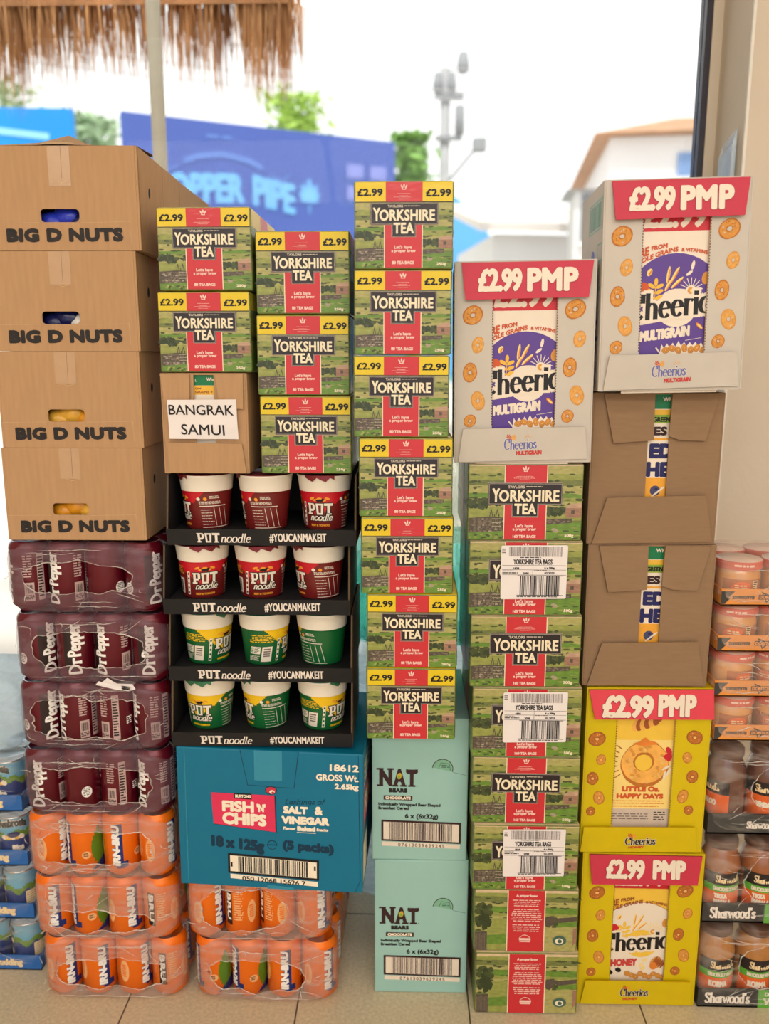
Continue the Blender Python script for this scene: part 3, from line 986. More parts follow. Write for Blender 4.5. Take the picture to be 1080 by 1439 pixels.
def tea80():
    W, D, H = 0.155, 0.24, 0.132
    m = MB()
    m.box(-W / 2, W / 2, 0.0, D, 0.0, H, 'tea_side', bevel=0.004, front='tea_side', top='tea_yellow')
    a = Art(m, plane_P((-W / 2 + .0015, 0, H - .0015), (W - .003, 0, 0), (0, 0, -(H - .003)), (58, 63), (915, 63), (58, 824)))
    landscape(a, 62, 240, 912, 820, 5)
    a.rect(62, 67, 328, 238, 'tea_yellow', 9); a.rect(650, 67, 912, 238, 'tea_yellow', 9)
    a.rect(62, 236, 912, 241, 'tea_plaque', 9)
    a.rect(328, 67, 650, 238, 'tea_red', 10)
    a.rect(312, 428, 654, 820, 'tea_cream', 9); a.rect(320, 428, 646, 820, 'tea_red', 10)
    a.text('£2.99', 80, 122, 302, 188, 'black_ink', 3.4, 11)
    a.text('£2.99', 678, 128, 898, 194, 'black_ink', 3.4, 11)
    feathers(a, 488, 108, 34, 'tea_pink', 12)
    for y, h in ((166, 60), (186, 40), (196, 90), (212, 50)):
        a.fine(488 - h, y, 488 + h, y + 5, 1, 'tea_pink', 12, seed=y)
    plaque(a, 192, 248, 790, 440, 378, 594, 548, 0)
    a.text('TAYLORS', 345, 266, 480, 288, 'tea_line', 1.2, 17)
    a.fine(490, 272, 640, 284, 1, 'tea_line', 17, seed=3)
    a.text('Y', 216, 290, 280, 408, 'tea_cream', 3.9, 18)
    a.text('ORKSHIRE', 272, 306, 760, 406, 'tea_cream', 3.9, 18, spacing=1.05)
    a.text('TEA', 396, 422, 576, 518, 'tea_cream', 3.9, 18, spacing=1.05)
    a.text("Let's have", 404, 620, 560, 652, 'tea_pink', 1.6, 12)
    a.text('a proper brew', 378, 654, 594, 690, 'tea_pink', 1.6, 12)
    a.text('80 TEA BAGS', 382, 760, 580, 790, 'tea_pink', 1.8, 12)
    a.text('250g', 776, 774, 862, 806, 'tea_cream', 1.5, 12)
    # right and left sides carry the same landscape and stripe
    for sx in (-1, 1):
        s = Art(m, plane_P((sx * W / 2, .004 if sx > 0 else D - .004, H - .002), (0, (D - .008) * sx, 0), (0, 0, -(H - .004)), (0, 0), (200, 0), (0, 110), n=Vector((sx, 0, 0))))
        s.rect(0, 0, 200, 24, 'tea_yellow', 2); s.rect(70, 0, 130, 110, 'tea_red', 3)
        s.rect(0, 60, 200, 66, 'hedge', 2); s.rect(0, 84, 200, 110, 'field_d', 2)
    return m.obj('tea_carton')

def tea160(kind):
    W, D, H = 0.196, 0.25, 0.1335
    m = MB()
    m.box(-W / 2, W / 2, 0.0, D, 0.0, H, 'tea_side', bevel=0.004, top='cream_top')
    if kind == 0:
        a = Art(m, plane_P((-W / 2 + .0015, 0, H - .0015), (W - .003, 0, 0), (0, 0, -(H - .003)), (95, 40), (1000, 40), (95, 642)))
        landscape(a, 98, 44, 997, 638, 9)
        a.rect(98, 44, 997, 50, 'cream_top', 9)
        a.rect(377, 44, 720, 638, 'tea_cream', 9); a.rect(384, 44, 713, 638, 'tea_red', 10)
        feathers(a, 545, 72, 30, 'tea_pink', 12)
        for y, h in ((120, 60), (132, 75), (144, 95), (156, 50)):
            a.fine(545 - h, y, 545 + h, y + 5, 1, 'tea_pink', 12, seed=y)
        plaque(a, 250, 182, 842, 358, 440, 654, 458, 0)
        a.text('TAYLORS', 405, 204, 540, 226, 'tea_line', 1.2, 17)
        a.fine(552, 208, 690, 220, 1, 'tea_line', 17, seed=3)
        a.text('Y', 282, 226, 342, 336, 'tea_cream', 3.9, 18)
        a.text('ORKSHIRE', 336, 238, 815, 332, 'tea_cream', 3.9, 18, spacing=1.05)
        a.text('TEA', 460, 346, 636, 434, 'tea_cream', 3.9, 18, spacing=1.05)
        a.text("Let's have", 470, 512, 616, 540, 'tea_pink', 1.6, 12)
        a.text('a proper brew', 452, 540, 640, 572, 'tea_pink', 1.6, 12)
        a.text('160 TEA BAGS', 454, 600, 640, 624, 'tea_pink', 1.8, 12)
        a.text('500g', 868, 590, 942, 622, 'tea_cream', 1.5, 12)
    else:
        a = Art(m, plane_P((-W / 2 + .0015, 0, H - .0015), (W - .003, 0, 0), (0, 0, -(H - .003)), (140, 120), (968, 120), (140, 632)))
        landscape(a, 144, 124, 964, 628, 21, 1)
        a.rect(400, 124, 708, 628, 'tea_cream', 9); a.rect(408, 124, 700, 628, 'tea_red', 10)
        a.text('A proper brew', 470, 154, 640, 182, 'tea_pink', 1.6, 12)
        a.fine(440, 200, 670, 262, 4, 'tea_pink', 12, seed=1, fill=.4, center=True)
        a.fine(428, 276, 688, 388, 7, 'tea_pink', 12, seed=2, fill=.4, center=True)
        a.fine(440, 404, 676, 472, 4, 'tea_pink', 12, seed=3, fill=.4, center=True)
        a.line([(506, 514), (528, 496), (548, 490), (568, 496), (592, 514)], 5, 'tea_pink', 12)
        a.rect(502, 518, 596, 536, 'tea_pink', 12); a.rect(506, 540, 592, 550, 'tea_pink', 12)
        a.ell(830, 534, 56, 40, 'leaf_seal', 12); a.ell(828, 538, 34, 24, 'tea_cream', 13); a.ell(832, 538, 18, 16, 'leaf_seal', 14, 20)
    for sx in (-1, 1):
        s = Art(m, plane_P((sx * W / 2, .004 if sx > 0 else D - .004, H - .002), (0, (D - .008) * sx, 0), (0, 0, -(H - .004)), (0, 0), (200, 0), (0, 110), n=Vector((sx, 0, 0))))
        s.rect(70, 0, 130, 110, 'tea_red', 3); s.rect(0, 60, 200, 66, 'hedge', 2); s.rect(0, 84, 200, 110, 'field_d', 2)
    return m.obj('tea_carton')

def barcode_label(parent):
    """white stock label stuck across the logo"""
    W, H = 0.196, 0.1335
    m = MB()
    P = plane_P((-W / 2, -.0040, H), (W, 0, 0), (0, 0, -H), (95, 650), (1000, 650), (95, 1238))
    slab(m, P, [(348, 690), (356, 682), (868, 676), (876, 684), (874, 1088), (866, 1096), (362, 1104), (352, 1096)], .0008, 'paper', 'paper')
    a = Art(m, P)
    a.L = .00016
    L = 7
    a.barcode(412, 690, 832, 766, 'ink_grey', L, 4, 60)
    a.fine(500, 770, 690, 782, 1, 'ink', L, 5)
    a.text('YORKSHIRE TEA BAGS', 448, 786, 756, 828, 'ink', 1.6, L)
    for y in (834, 868, 908):
        a.rect(360, y, 868, y + 3, 'ink_grey', L)
    a.rect(602, 834, 605, 908, 'ink_grey', L)
    a.text('1838', 450, 850, 495, 866, 'ink', 1, L); a.text('6 x 500g', 694, 846, 776, 866, 'ink', 1.2, L)
    a.fine(362, 876, 460, 886, 1, 'ink_grey', L, 6); a.fine(615, 870, 720, 880, 1, 'ink_grey', L, 7)
    a.fine(362, 890, 490, 904, 1, 'ink', L, 8); a.text('2098', 525, 888, 572, 906, 'ink', 1, L); a.text('02.2025', 696, 886, 776, 902, 'ink', 1, L)
    a.rect(484, 914, 846, 918, 'ink', L); a.barcode(504, 918, 820, 1068, 'ink', L, 9, 32); a.rect(480, 1068, 850, 1073, 'ink', L)
    a.fine(482, 1078, 850, 1090, 1, 'ink', L, 10)
    a.fine(356, 706, 392, 746, 3, 'ink_grey', L, 11)
    return m.obj('stock_label', parent)

first80 = None
def put80(x, y, z, rz, label, group, tilt=0):
    global first80
    if first80 is None:
        first80 = tea80(); o = first80
    else:
        o = copy_tree(first80)
    place(o, (x, y, z), (0, R(tilt), R(rz)))
    tag(o, label, 'tea box', group)
G80 = 'small tea cartons with yellow price corners'
N7 = ['lowest', 'second from the bottom', 'third from the bottom', 'middle', 'third from the top', 'second from the top', 'topmost']
for k, (x, rz) in enumerate(((.011, .4), (.012, -.3), (.003, .8), (.000, .2), (-.008, -.9), (-.006, .5), (-.005, -.4))):
    put80(x, -.040, .5875 + .1328 * k, rz, 'yellow cornered tea carton, %s of seven on the mint cases' % N7[k], G80)
for k, (x, rz) in enumerate(((-.336, -.8), (-.331, -.5))):
    put80(x, .008, 1.2225 + .1332 * k, rz, 'yellow cornered tea carton, %s of the pair on the box with the white paper sign' % ('lower', 'upper')[k], G80)
for k, (x, rz) in enumerate(((-.170, -.3), (-.172, .6), (-.1705, -.5))):
    put80(x, .008, 1.0515 + .1332 * k, rz, 'yellow cornered tea carton, %s of the three standing on the noodle pots' % ('lowest', 'middle', 'topmost')[k], G80)

G160 = 'large tea cartons in the tall stack'
front_proto, back_proto = tea160(0), tea160(1)
used = set()
spec = [(.236, 1, 'lowest large tea carton on the floor, red panel of small print'),
        (.231, 1, 'large tea carton with red panel of small print, second from the floor'),
        (.226, 2, 'large tea carton with white stock label, lowest of the three labelled ones'),
        (.222, 0, 'large unlabelled tea carton between the lowest and the middle labelled ones'),
        (.219, 2, 'large tea carton with white stock label, middle one of the three labelled'),
        (.213, 0, 'large unlabelled tea carton between the middle and upper labelled ones'),
        (.208, 2, 'large tea carton with white stock label, highest of the three labelled ones'),
        (.204, 0, 'large tea carton directly beneath the lower white cereal case, top of its stack')]
for k, (x, kind, label) in enumerate(spec):
    pr = back_proto if kind == 1 else front_proto
    o = pr if pr.name not in used else pr.copy()
    if pr.name in used:
        COL.objects.link(o)
    used.add(pr.name)
    place(o, (x, (0.0, .002, -.001, .003, 0, .002, .001, .002)[k], .0005 + .1338 * k), (0, 0, R((.3, -.2, .5, -.4, .2, .6, -.3, .2)[k])))
    tag(o, label, 'tea box', G160)
    if kind == 2:
        barcode_label(o)

# ------------------------------------------------------------------ brown nut cases, left stack
def shell(m, W, D, H, t, mat, window, inner, edge=None, side=None, back=True):
    """case of board with an opening cut in its front: window = (x0, x1, z0, z1) measured from the left bottom corner"""
    x0, x1, z0, z1 = window
    L = -W / 2
    edge = edge or mat
    m.box(L, L + t, 0, D, 0, H, side or mat, bevel=.0012, front=mat)
    m.box(-L - t, -L, 0, D, 0, H, side or mat, bevel=.0012, front=mat)
    m.box(L + t, -L - t, D - t, D, 0, H, mat)
    m.box(L + t, -L - t, 0.0004, D - t, 0, t, mat)
    m.box(L + t, -L - t, 0.0004, D - t, H - t, H, mat)
    # front skin round the opening
    for (a, b, c, d) in ((t, x0, 0, H), (x1, W - t, 0, H), (x0, x1, 0, z0), (x0, x1, z1, H)):
        if b - a > .0005 and d - c > .0005:
            m.box(L + a, L + b, 0.0002, t, c + .0002, d - .0002, edge, front=mat)

def nut_case(z, x, rz, packet, seed, H=.1625, top=False):
    W, D, t = .245, .27, .004
    rnd = random.Random(seed)
    root = empty('nut_case', (x, .012, z), (0, 0, R(rz)))
    m = MB()
    hx0, hx1, hz0, hz1 = .082, .146, .045, .0655
    shell(m, W, D, H, t, 'card', (hx0, hx1, hz0, hz1), None, 'card_edge')
    a = Art(m, plane_P((-W / 2, 0, H), (W, 0, 0), (0, 0, -H), (0, 0), (245, 0), (0, 162.5)))
    # rounded corners of the hand hole
    for cx, cy, q in ((hx0, hz0, 0), (hx1, hz0, 1), (hx1, hz1, 2), (hx0, hz1, 3)):
        sx = 1 if q in (0, 3) else -1
        sy = 1 if q in (0, 1) else -1
        r = .0075
        pts = [(cx, cy)]
        for i in range(7):
            th = R(180 + 90 * i / 6)
            pts.append((cx + sx * (r + r * math.cos(th)), cy + sy * (r + r * math.sin(th))))
        a.poly([(p[0] * 1000, (H - p[1]) * 1000) for p in pts], 'card', 0.2)
    a.text('BIG D NUTS', 24, 127.5, 216, 149.5, 'ink', 2.2, 2, spacing=1.08, rise=1.2)
    a.line([(4, 119), (80, 118.2)], .5, 'card_edge', 1); a.line([(148, 118.5), (228, 117)], .5, 'card_edge', 1)
    a.line([(228, 117), (229, 152)], .5, 'card_edge', 1)
    a.rect(100, 0.5, 136, 62 if top else 54, 'tape', 1)           # strip of tape over the seam
    a.line([(104, 56), (112, 54), (120, 57), (134, 54)], .7, 'card_edge', 2)
    a.line([(122, .5), (121.6, 50)], .3, 'card_dark', 2)
    s = Art(m, plane_P((W / 2, 0, H), (0, D, 0), (0, 0, -H), (0, 0), (270, 0), (0, 162), n=Vector((1, 0, 0))))
    for x_ in (5, 8, 12):
        s.line([(x_, 3), (x_ + .5, 158)], .4, 'card_edge', 1)
    s.line([(110, 2), (16, 158)], .5, 'card_edge', 1); s.line([(16, 60), (30, 150)], .4, 'card_edge', 1)
    s.line([(150, 1), (150, 160)], .7, 'card_dark', 1)
    s.ell(62, 62, 6, 9, 'hole_dark', 1, 12, 12); s.line([(3, 2), (4, 158)], 1.0, 'card_dark', 1)
    m.obj('case', root)
    m = MB()                                                      # what shows through the hand hole
    c1, c2 = packet
    for i in range(3):
        cx = -W / 2 + hx0 + .008 + i * .026
        prof = []
        b = bmesh.new()
        bmesh.ops.create_icosphere(b, subdivisions=2, radius=1)
        pts = [Vector((cx + v.co.x * .026, .027 + v.co.y * .014, .050 + (.006 if i == 1 else -.004) + v.co.z * .020) ) + Vector((0, noise.noise(v.co * 2 + Vector((seed, i, 0))) * .004, 0)) for v in b.verts]
        b.verts.index_update()
        m.mesh(pts, [tuple(v.index for v in f.verts) for f in b.faces], c1 if i != 2 else c2, True)
        b.free()
    m.obj('snack_packet', root)
    return root
MATS_P = [('packet_blue', (44, 60, 190)), ('packet_white', (230, 224, 216)), ('packet_amber', (224, 150, 36)), ('packet_gold', (232, 176, 66)), ('packet_navy', (26, 30, 80))]
for n_, c_ in MATS_P:
    M(n_, c_, 0.25, var=.15, scale=60, bump=.4, bscale=70)
GN = 'brown nut cases with black lettering'
for k, (z, x, rz, pk, lab) in enumerate((
        (.9315, -.5765, .5, ('packet_amber', 'packet_gold'), 'brown nut case with black lettering, lowest of four, resting on the maroon drink packs'),
        (1.0945, -.5725, .4, ('packet_gold', 'packet_amber'), 'brown nut case, second from the bottom, orange packet in its hand hole'),
        (1.2575, -.5695, .8, ('packet_navy', 'packet_white'), 'brown nut case, third from the bottom, dark blue and white packets in hand hole'),
        (1.4205, -.5590, 1.2, ('packet_blue', 'packet_navy'), 'topmost brown nut case with open dark flap and blue packet in hand hole'))):
    c = nut_case(z, x, rz, pk, k + 2, top=(k == 3))
    tag(c, lab, 'cardboard box', GN)
    if k == 3:
        m = MB()                                                  # lifted top flap with torn corner
        P = lambda x_, y_, l: Vector((x_, y_, .1632 + l))
        pts = [(-.1225, .003), (.1215, .003), (.1215, .13), (-.1225, .13)]
        top = [(-.1225, .004, .1632), (-.05, .004, .1640), (-.006, .004, .1655), (.03, .004, .1640), (.121, .004, .1632),
               (-.1225, .11, .176), (-.05, .10, .192), (-.018, .09, .200), (.012, .09, .186), (.121, .10, .171)]
        m.mesh(top, [(0, 1, 6, 5), (1, 2, 7, 6), (2, 3, 8, 7), (3, 4, 9, 8)], 'card')
        m.mesh([(p[0], p[1] + .003, p[2] - .003) for p in top], [(0, 1, 6, 5), (1, 2, 7, 6), (2, 3, 8, 7), (3, 4, 9, 8)], 'card_dark')
        m.mesh([top[5], top[6], top[7], top[8], top[9]] + [(p[0], p[1] + .003, p[2] - .003) for p in top[5:]], [(0, 1, 6, 5), (1, 2, 7, 6), (2, 3, 8, 7), (3, 4, 9, 8)], 'card_edge')
        m.obj('top_flap', c)
        m = MB()
        m.mesh([(-.034, .0, .1645), (.012, .0, .1645), (.020, .010, .168), (.004, .02, .173), (-.020, .016, .172), (-.034, .008, .168)], [(0, 1, 2, 3, 4, 5)], 'card_edge')
        m.obj('torn_liner', c)
m = MB()
m.box(-.1225, .1225, 0, .25, 0, .655, 'card', bevel=.002)
s = Art(m, plane_P((.1225, 0, .655), (0, .25, 0), (0, 0, -.655), (0, 0), (250, 0), (0, 655), n=Vector((1, 0, 0))))
s.line([(10, 10), (60, 150)], .6, 'card_edge', 1)
for z_ in (163, 327, 490):
    s.line([(0, z_), (250, z_)], 1.4, 'card_dark', 1)
tag(m.obj('storage_carton', None, (-.566, .292, .928)), 'tall plain brown carton standing close behind the stacked nut cases', 'cardboard box')

# ------------------------------------------------------------------ brown cereal cases with flaps
def open_case(root, W, D, H, slot, mat, frame_pts, flaps, edge='card_grey_edge'):
    """brown case with a slit in its front; drawing frame given by three corners"""
    m = MB()
    P = plane_P((-W / 2, 0, H), (W, 0, 0), (0, 0, -H), *frame_pts)
    x0, x1 = slot
    shell(m, W, D, H, .003, mat, (x0, x1, .004, H - .002), None, edge)
    m.obj('case', root)
    for name, pts, lift in flaps:
        m = MB()
        Pf = plane_P((-W / 2, -.0006, H), (W, 0, 0), (0, 0, -H), *frame_pts, lift=lift)
        slab(m, Pf, pts, .0026, mat, edge)
        m.obj(name, root)
    return P

def wheat_case(x, y, z, rz, label):
    W, D, H = .2235, .26, .2625
    root = empty('cereal_case', (x, y, z), (0, 0, R(rz)))
    fr = ((95, 52), (1000, 52), (95, 1105))
    k = W / 905
    P = open_case(root, W, D, H, ((488 - 95) * k, (634 - 95) * k), 'card_brown', fr, [
        ('upper_flap', [(168, 60), (515, 56), (520, 374), (245, 394)], lambda u, v: .0006 + .010 * max(0, v) * 1.0),
        ('upper_flap', [(636, 56), (955, 56), (875, 378), (700, 372), (622, 345)], lambda u, v: .0006 + .010 * max(0, v)),
        ('lower_flap', [(220, 772), (905, 754), (975, 1084), (130, 1102)], lambda u, v: .0006 + .014 * max(0, 1 - v))])
    m = MB()                                                      # the cereal box inside
    m.box(-W / 2 + .006, W / 2 - .006, .006, .10, .0035, H - .004, 'cereal_gold')
    a = Art(m, plane_P((-W / 2, .006, H), (W, 0, 0), (0, 0, -H), *fr))
    a.rect(420, 60, 700, 164, 'cereal_green', 1); a.text('WHEAT', 582, 84, 720, 112, 'cereal_cream', 1, 2)
    a.rect(420, 164, 700, 168, 'cereal_cream', 1)
    a.rect(420, 204, 700, 260, 'cereal_lime', 1); a.text('GREEN', 522, 218, 640, 252, 'ink', 2.5, 2)
    a.rect(420, 262, 700, 362, 'cereal_cream', 1); a.text('ES', 532, 284, 624, 346, 'nat_brown', 5, 2)
    a.rect(420, 362, 700, 376, 'cereal_amber', 1); a.rect(420, 378, 700, 640, 'cereal_cream', 1)
    a.text('ED', 508, 400, 680, 504, 'navy_ink', 9, 2); a.text('HE', 494, 528, 660, 634, 'navy_ink', 9, 2)
    a.rect(420, 640, 700, 800, 'cereal_amber', 1)
    a.ell(565, 730, 36, 36, 'berry', 2); a.ell(572, 718, 12, 8, 'navy_ink', 3)
    a.line([(545, 770), (625, 705)], 12, 'cereal_cream', 4)
    m.obj('cereal_box', root)
    tag(root, label, 'cereal case', 'brown cereal cases with centre slit')
wheat_case(.433, .030, .6625, -.2, 'brown case with a centre slit, standing on the upper yellow cereal case')
wheat_case(.4285, .030, .9265, .6, 'brown case with a centre slit, beneath the higher white cereal case')

def sign_case():
    W, D, H = .1475, .22, .170
    root = empty('cereal_case', (-.3415, .008, 1.0515), (0, 0, R(-.8)))
    tag(root, 'brown case carrying the white BANGRAK SAMUI paper sign above the noodle pots', 'cereal case')
    fr = ((30, 72), (925, 72), (30, 1092))
    k = W / 895
    open_case(root, W, D, H, ((372 - 30) * k, (582 - 30) * k), 'card', fr, [
        ('upper_flap', [(36, 78), (340, 84), (330, 400), (80, 396)], lambda u, v: .0006 + .006 * max(0, v)),
        ('upper_flap', [(602, 84), (890, 80), (884, 430), (640, 412)], lambda u, v: .0006 + .008 * max(0, v)),
        ('lower_flap', [(84, 772), (860, 784), (896, 1086), (84, 1084)], lambda u, v: .0006 + .008 * max(0, 1 - v))], 'card_edge')
    m = MB()
    m.box(-W / 2 + .005, W / 2 - .005, .006, .09, .0035, H - .004, 'cereal_cream')
    a = Art(m, plane_P((-W / 2, .006, H), (W, 0, 0), (0, 0, -H), *fr))
    a.rect(330, 80, 620, 196, 'cereal_green', 1); a.text('Who', 500, 118, 590, 152, 'cereal_cream', 1.5, 2); a.text('L', 382, 130, 396, 158, 'cereal_cream', 1.5, 2)
    a.rect(330, 198, 620, 290, 'cereal_gold', 1); a.text('OM', 378, 216, 440, 238, 'cereal_brown', 1.5, 2); a.text('GRAINS +', 378, 250, 560, 274, 'cereal_brown', 1.5, 2)
    a.ell(490, 330, 86, 40, 'cereal_cream', 2)
    m.obj('cereal_box', root)
    m = MB()                                                      # taped paper sign, slightly bowed
    O = plane_P((-W / 2, -.0045, H), (W, 0, 0), (0, 0, -H), *fr)
    q = [(108, 338), (816, 332), (826, 736), (118, 730)]
    def S(s, t, l=0):
        x_ = (q[0][0] * (1 - s) + q[1][0] * s) * (1 - t) + (q[3][0] * (1 - s) + q[2][0] * s) * t
        y_ = (q[0][1] * (1 - s) + q[1][1] * s) * (1 - t) + (q[3][1] * (1 - s) + q[2][1] * s) * t
        return O(x_, y_, l + .004 + .0022 * math.sin(3 * s + 2 * t) + .0012 * math.sin(7 * t + 4 * s))
    n = 14
    pts = [S(i / n, j / n) for j in range(n + 1) for i in range(n + 1)]
    m.mesh(pts, [(j * (n + 1) + i, j * (n + 1) + i + 1, (j + 1) * (n + 1) + i + 1, (j + 1) * (n + 1) + i) for j in range(n) for i in range(n)], 'paper', True)
    m.mesh([p + Vector((0, .0004, 0)) for p in pts], [(j * (n + 1) + i, j * (n + 1) + i + 1, (j + 1) * (n + 1) + i + 1, (j + 1) * (n + 1) + i) for j in range(n) for i in range(n)], 'paper', True)
    b = Art(m, lambda x_, y_, l: S(x_ / 710, y_ / 400, l + .0003))
    b.text('BANGRAK', 12, 48, 678, 152, 'ink', 1.8, 2, rise=-8)
    b.text('SAMUI', 128, 246, 574, 354, 'ink', 1.8, 2, rise=-8)
    m.obj('paper_sign', root)
sign_case()

# ------------------------------------------------------------------ white and yellow breakfast hoop cases
def wheat_ear(a, x, y, s, mats, layer, rot=0):
    c, t = math.cos(R(rot)), math.sin(R(rot))
    def q(px, py):
        return (x + (px * c - py * t) * s, y + (px * t + py * c) * s)
    a.line([q(0, 1.0), q(0, -.1)], s * .06, mats[0], layer)
    for k in range(3):
        for sx in (-1, 1):
            p = q(sx * .30, .62 - .38 * k)
            a.ell(p[0], p[1], s * .30, s * .14, mats[k % len(mats)], layer + 1, rot - sx * 28, 10)
    p = q(0, -.42)
    a.ell(p[0], p[1], s * .14, s * .3, mats[0], layer + 1, rot, 10)

def rays(a, cx, cy, r0, r1, mat, layer, n=9, a0=180, a1=360, w=4):
    for i in range(n):
        t = R(a0 + (a1 - a0) * i / (n - 1))
        a.line([(cx + r0 * math.cos(t), cy + r0 * math.sin(t)), (cx + r1 * math.cos(t), cy + r1 * math.sin(t))], w, mat, layer)

HOOPS = [(145, 395, 72, 62, -25), (182, 590, 42, 56, 15), (128, 772, 50, 66, 8), (186, 962, 48, 66, -14), (130, 1098, 42, 46, 40),
         (845, 365, 74, 62, -28), (880, 560, 42, 56, 15), (818, 745, 48, 66, 8), (872, 930, 50, 68, -14), (812, 1070, 42, 46, 40)]

def front_logo(a, x0, y0, x1, y1, ink, mat2, word, red, wx0, wx1, wy0, wy1, gold):
    """brand line printed on the lower flap"""
    a.nib('Cheerios', x0, y0, x1, y1, 'cereal_cream', 11, 5, 2, rise=(y1 - y0) * .12, grow=5)
    a.nib('Cheerios', x0, y0, x1, y1, ink, 11, 5, 3, rise=(y1 - y0) * .12)
    wheat_ear(a, x0 + 30, y0 - 18, 26, ['cereal_rust', 'cereal_rust'], 2, -40)
    wheat_ear(a, x0 + 66, y0 - 16, 26, [gold, gold], 2, 14)
    rays(a, x0 + (x1 - x0) * .72, y0 - 2, 14, 30, 'cereal_amber', 2, 6, 200, 340, 2.4)
    a.text(word, wx0, wy0, wx1, wy1, red, 2.2, 3, rise=(wy1 - wy0) * .25)

def box_front(a, honey):
    """face of the cereal box behind the opening, drawn in the 1007x1439 frame"""
    cream = 'honey_gold' if honey else 'cereal_cream'
    ink2 = 'cereal_brown' if honey else 'cereal_rust'
    a.rect(180, 70, 830, 1400, cream, 1)
    a.rect(180, 180, 830, 368, 'cereal_red', 2)
    a.text('£2.99', 290, 196, 704, 348, 'cereal_cream', 9, 3)
    arcb = lambda t: 92 * (1 - (1 - t) ** 2) * .72
    a.text('MORE', 190, 494, 334, 552, ink2, 3.5, 8, rise=36)
    a.text('FROM', 348, 458, 454, 488, ink2, 2.0, 8, rise=18)
    a.text('WHOLE GRAINS', 206, 568, 526, 600, ink2, 2.0, 8, bend=lambda t: 104 * (1 - (1 - t) ** 1.4))
    a.text('& VITAMINS AND', 546, 472, 800, 496, ink2, 1.4, 8, bend=lambda t: -48 * t * t)
    # big round field
    body = 'cereal_cream' if honey else 'cereal_purple'
    if honey:
        a.ell(516, 860, 366, 376, 'cereal_brown', 3, n=40)
    a.ell(516, 860, 362, 372, 'cereal_cream', 4, n=40)
    a.ell(516, 860, 344, 356, body, 5, n=40)
    a.rect(180, 880, 830, 1300, body, 4)
    g = 'honey_gold' if honey else 'cereal_gold'
    # grain, oats, wheat and barley
    a.ell(342, 622, 16, 26, 'honey_pale', 7, 28, 12); a.ell(346, 626, 6, 20, 'cereal_orange', 8, 28, 8)
    a.ell(628, 582, 11, 30, 'cereal_cream', 7, 12, 10); a.ell(606, 632, 10, 26, 'cereal_cream', 7, 55, 10)
    for dx, dy, r_ in ((285, 716, 20), (318, 708, 40), (300, 748, 10), (332, 744, 45)):
        a.ell(dx, dy, 34, 20, 'cereal_red' if honey else 'cereal_rust', 6, r_, 10)
    wheat_ear(a, 386, 722, 92, [g, g], 8, 3)
    for dx, dy, ln, r_ in ((468, 640, 56, 8), (512, 640, 58, 28), (528, 690, 54, 48), (470, 705, 44, 30)):
        a.ell(dx, dy, 11, ln, 'honey_pale', 8, r_, 10); a.ell(dx + 3, dy + 6, 4, ln * .9, 'cereal_orange', 9, r_, 8)
    a.ell(716, 664, 26, 40, 'hoop', 7, 10)
    # white blob and the sun hoop behind the name
    a.ell(530, 850, 136, 122, 'honey_gold' if honey else 'cereal_cream', 9, n=26)
    rays(a, 622, 738, 34, 78, 'honey_pale' if honey else 'cereal_cream', 10, 9, 185, 355, 5)
    a.ell(622, 740, 34, 32, 'cereal_cream', 11); a.ell(622, 742, 24, 22, 'hoop', 12); a.ell(622, 742, 8, 8, 'honey_pale', 13)
    a.line([(180, 940), (300, 936), (430, 915)], 40, 'cereal_cream', 9)
    # name, cut off by the case on either side
    kw = dict(rise=60)
    a.nib('Cheerios', 206, 772, 838, 932, 'cereal_cream', 32, 10, 14, grow=32, **kw)
    a.nib('Cheerios', 206, 772, 838, 932, 'black_ink', 31, 9, 15, **kw)
    if honey:
        a.text('HONEY', 292, 996, 506, 1062, 'logo_red', 5, 14, rise=14)
        a.ell(660, 1018, 44, 60, 'hoop', 14, 30)
        for k in range(5):
            a.ell(650 + k * 16, 1000 + k * 8, 9, 46 - k * 2, 'cereal_brown', 15, 30)
        a.ell(640, 1046, 30, 34, 'cereal_orange', 16)
        for x, y in ((290, 1112), (356, 1090)):
            a.ell(x, y, 26, 20, 'black_ink', 14, 30); a.ell(x - 16, y - 20, 10, 6, 'cereal_cream', 15, 40)
        for k in range(9):
            a.hoop(430 + 36 * k, 1120 + (k % 3) * 14, 24, 22, k * 30, layer=14, seed=k)
        for x, y in ((566, 996), (540, 1040), (556, 1070)):
            a.ell(x, y, 14, 20, 'honey_pale', 14, 40)
    else:
        a.text('MULTIGRAIN', 292, 996, 626, 1066, 'cereal_cream', 5.5, 14, rise=34)
        a.ell(688, 968, 12, 30, 'cereal_orange', 14, -50); a.ell(690, 970, 6, 24, 'honey_pale', 15, -50)
        rnd = random.Random(5)
        pts = [(430, 1150)] + [(440 + i * 19, 1085 + (18 if i % 2 else -10) + 10 * rnd.random() - 14 * math.sin(i / 16 * PI)) for i in range(17)] + [(760, 1150)]
        a.poly(pts, 'cereal_cream', 14)
        for k in range(7):
            a.hoop(470 + 42 * k, 1122 - (k % 2) * 12, 26, 20, k * 25, layer=15, seed=k)
        a.line([(405, 1105), (432, 1138)], 9, 'cereal_cream', 14); a.line([(600, 1060), (706, 1044)], 3, 'cereal_cream', 14)

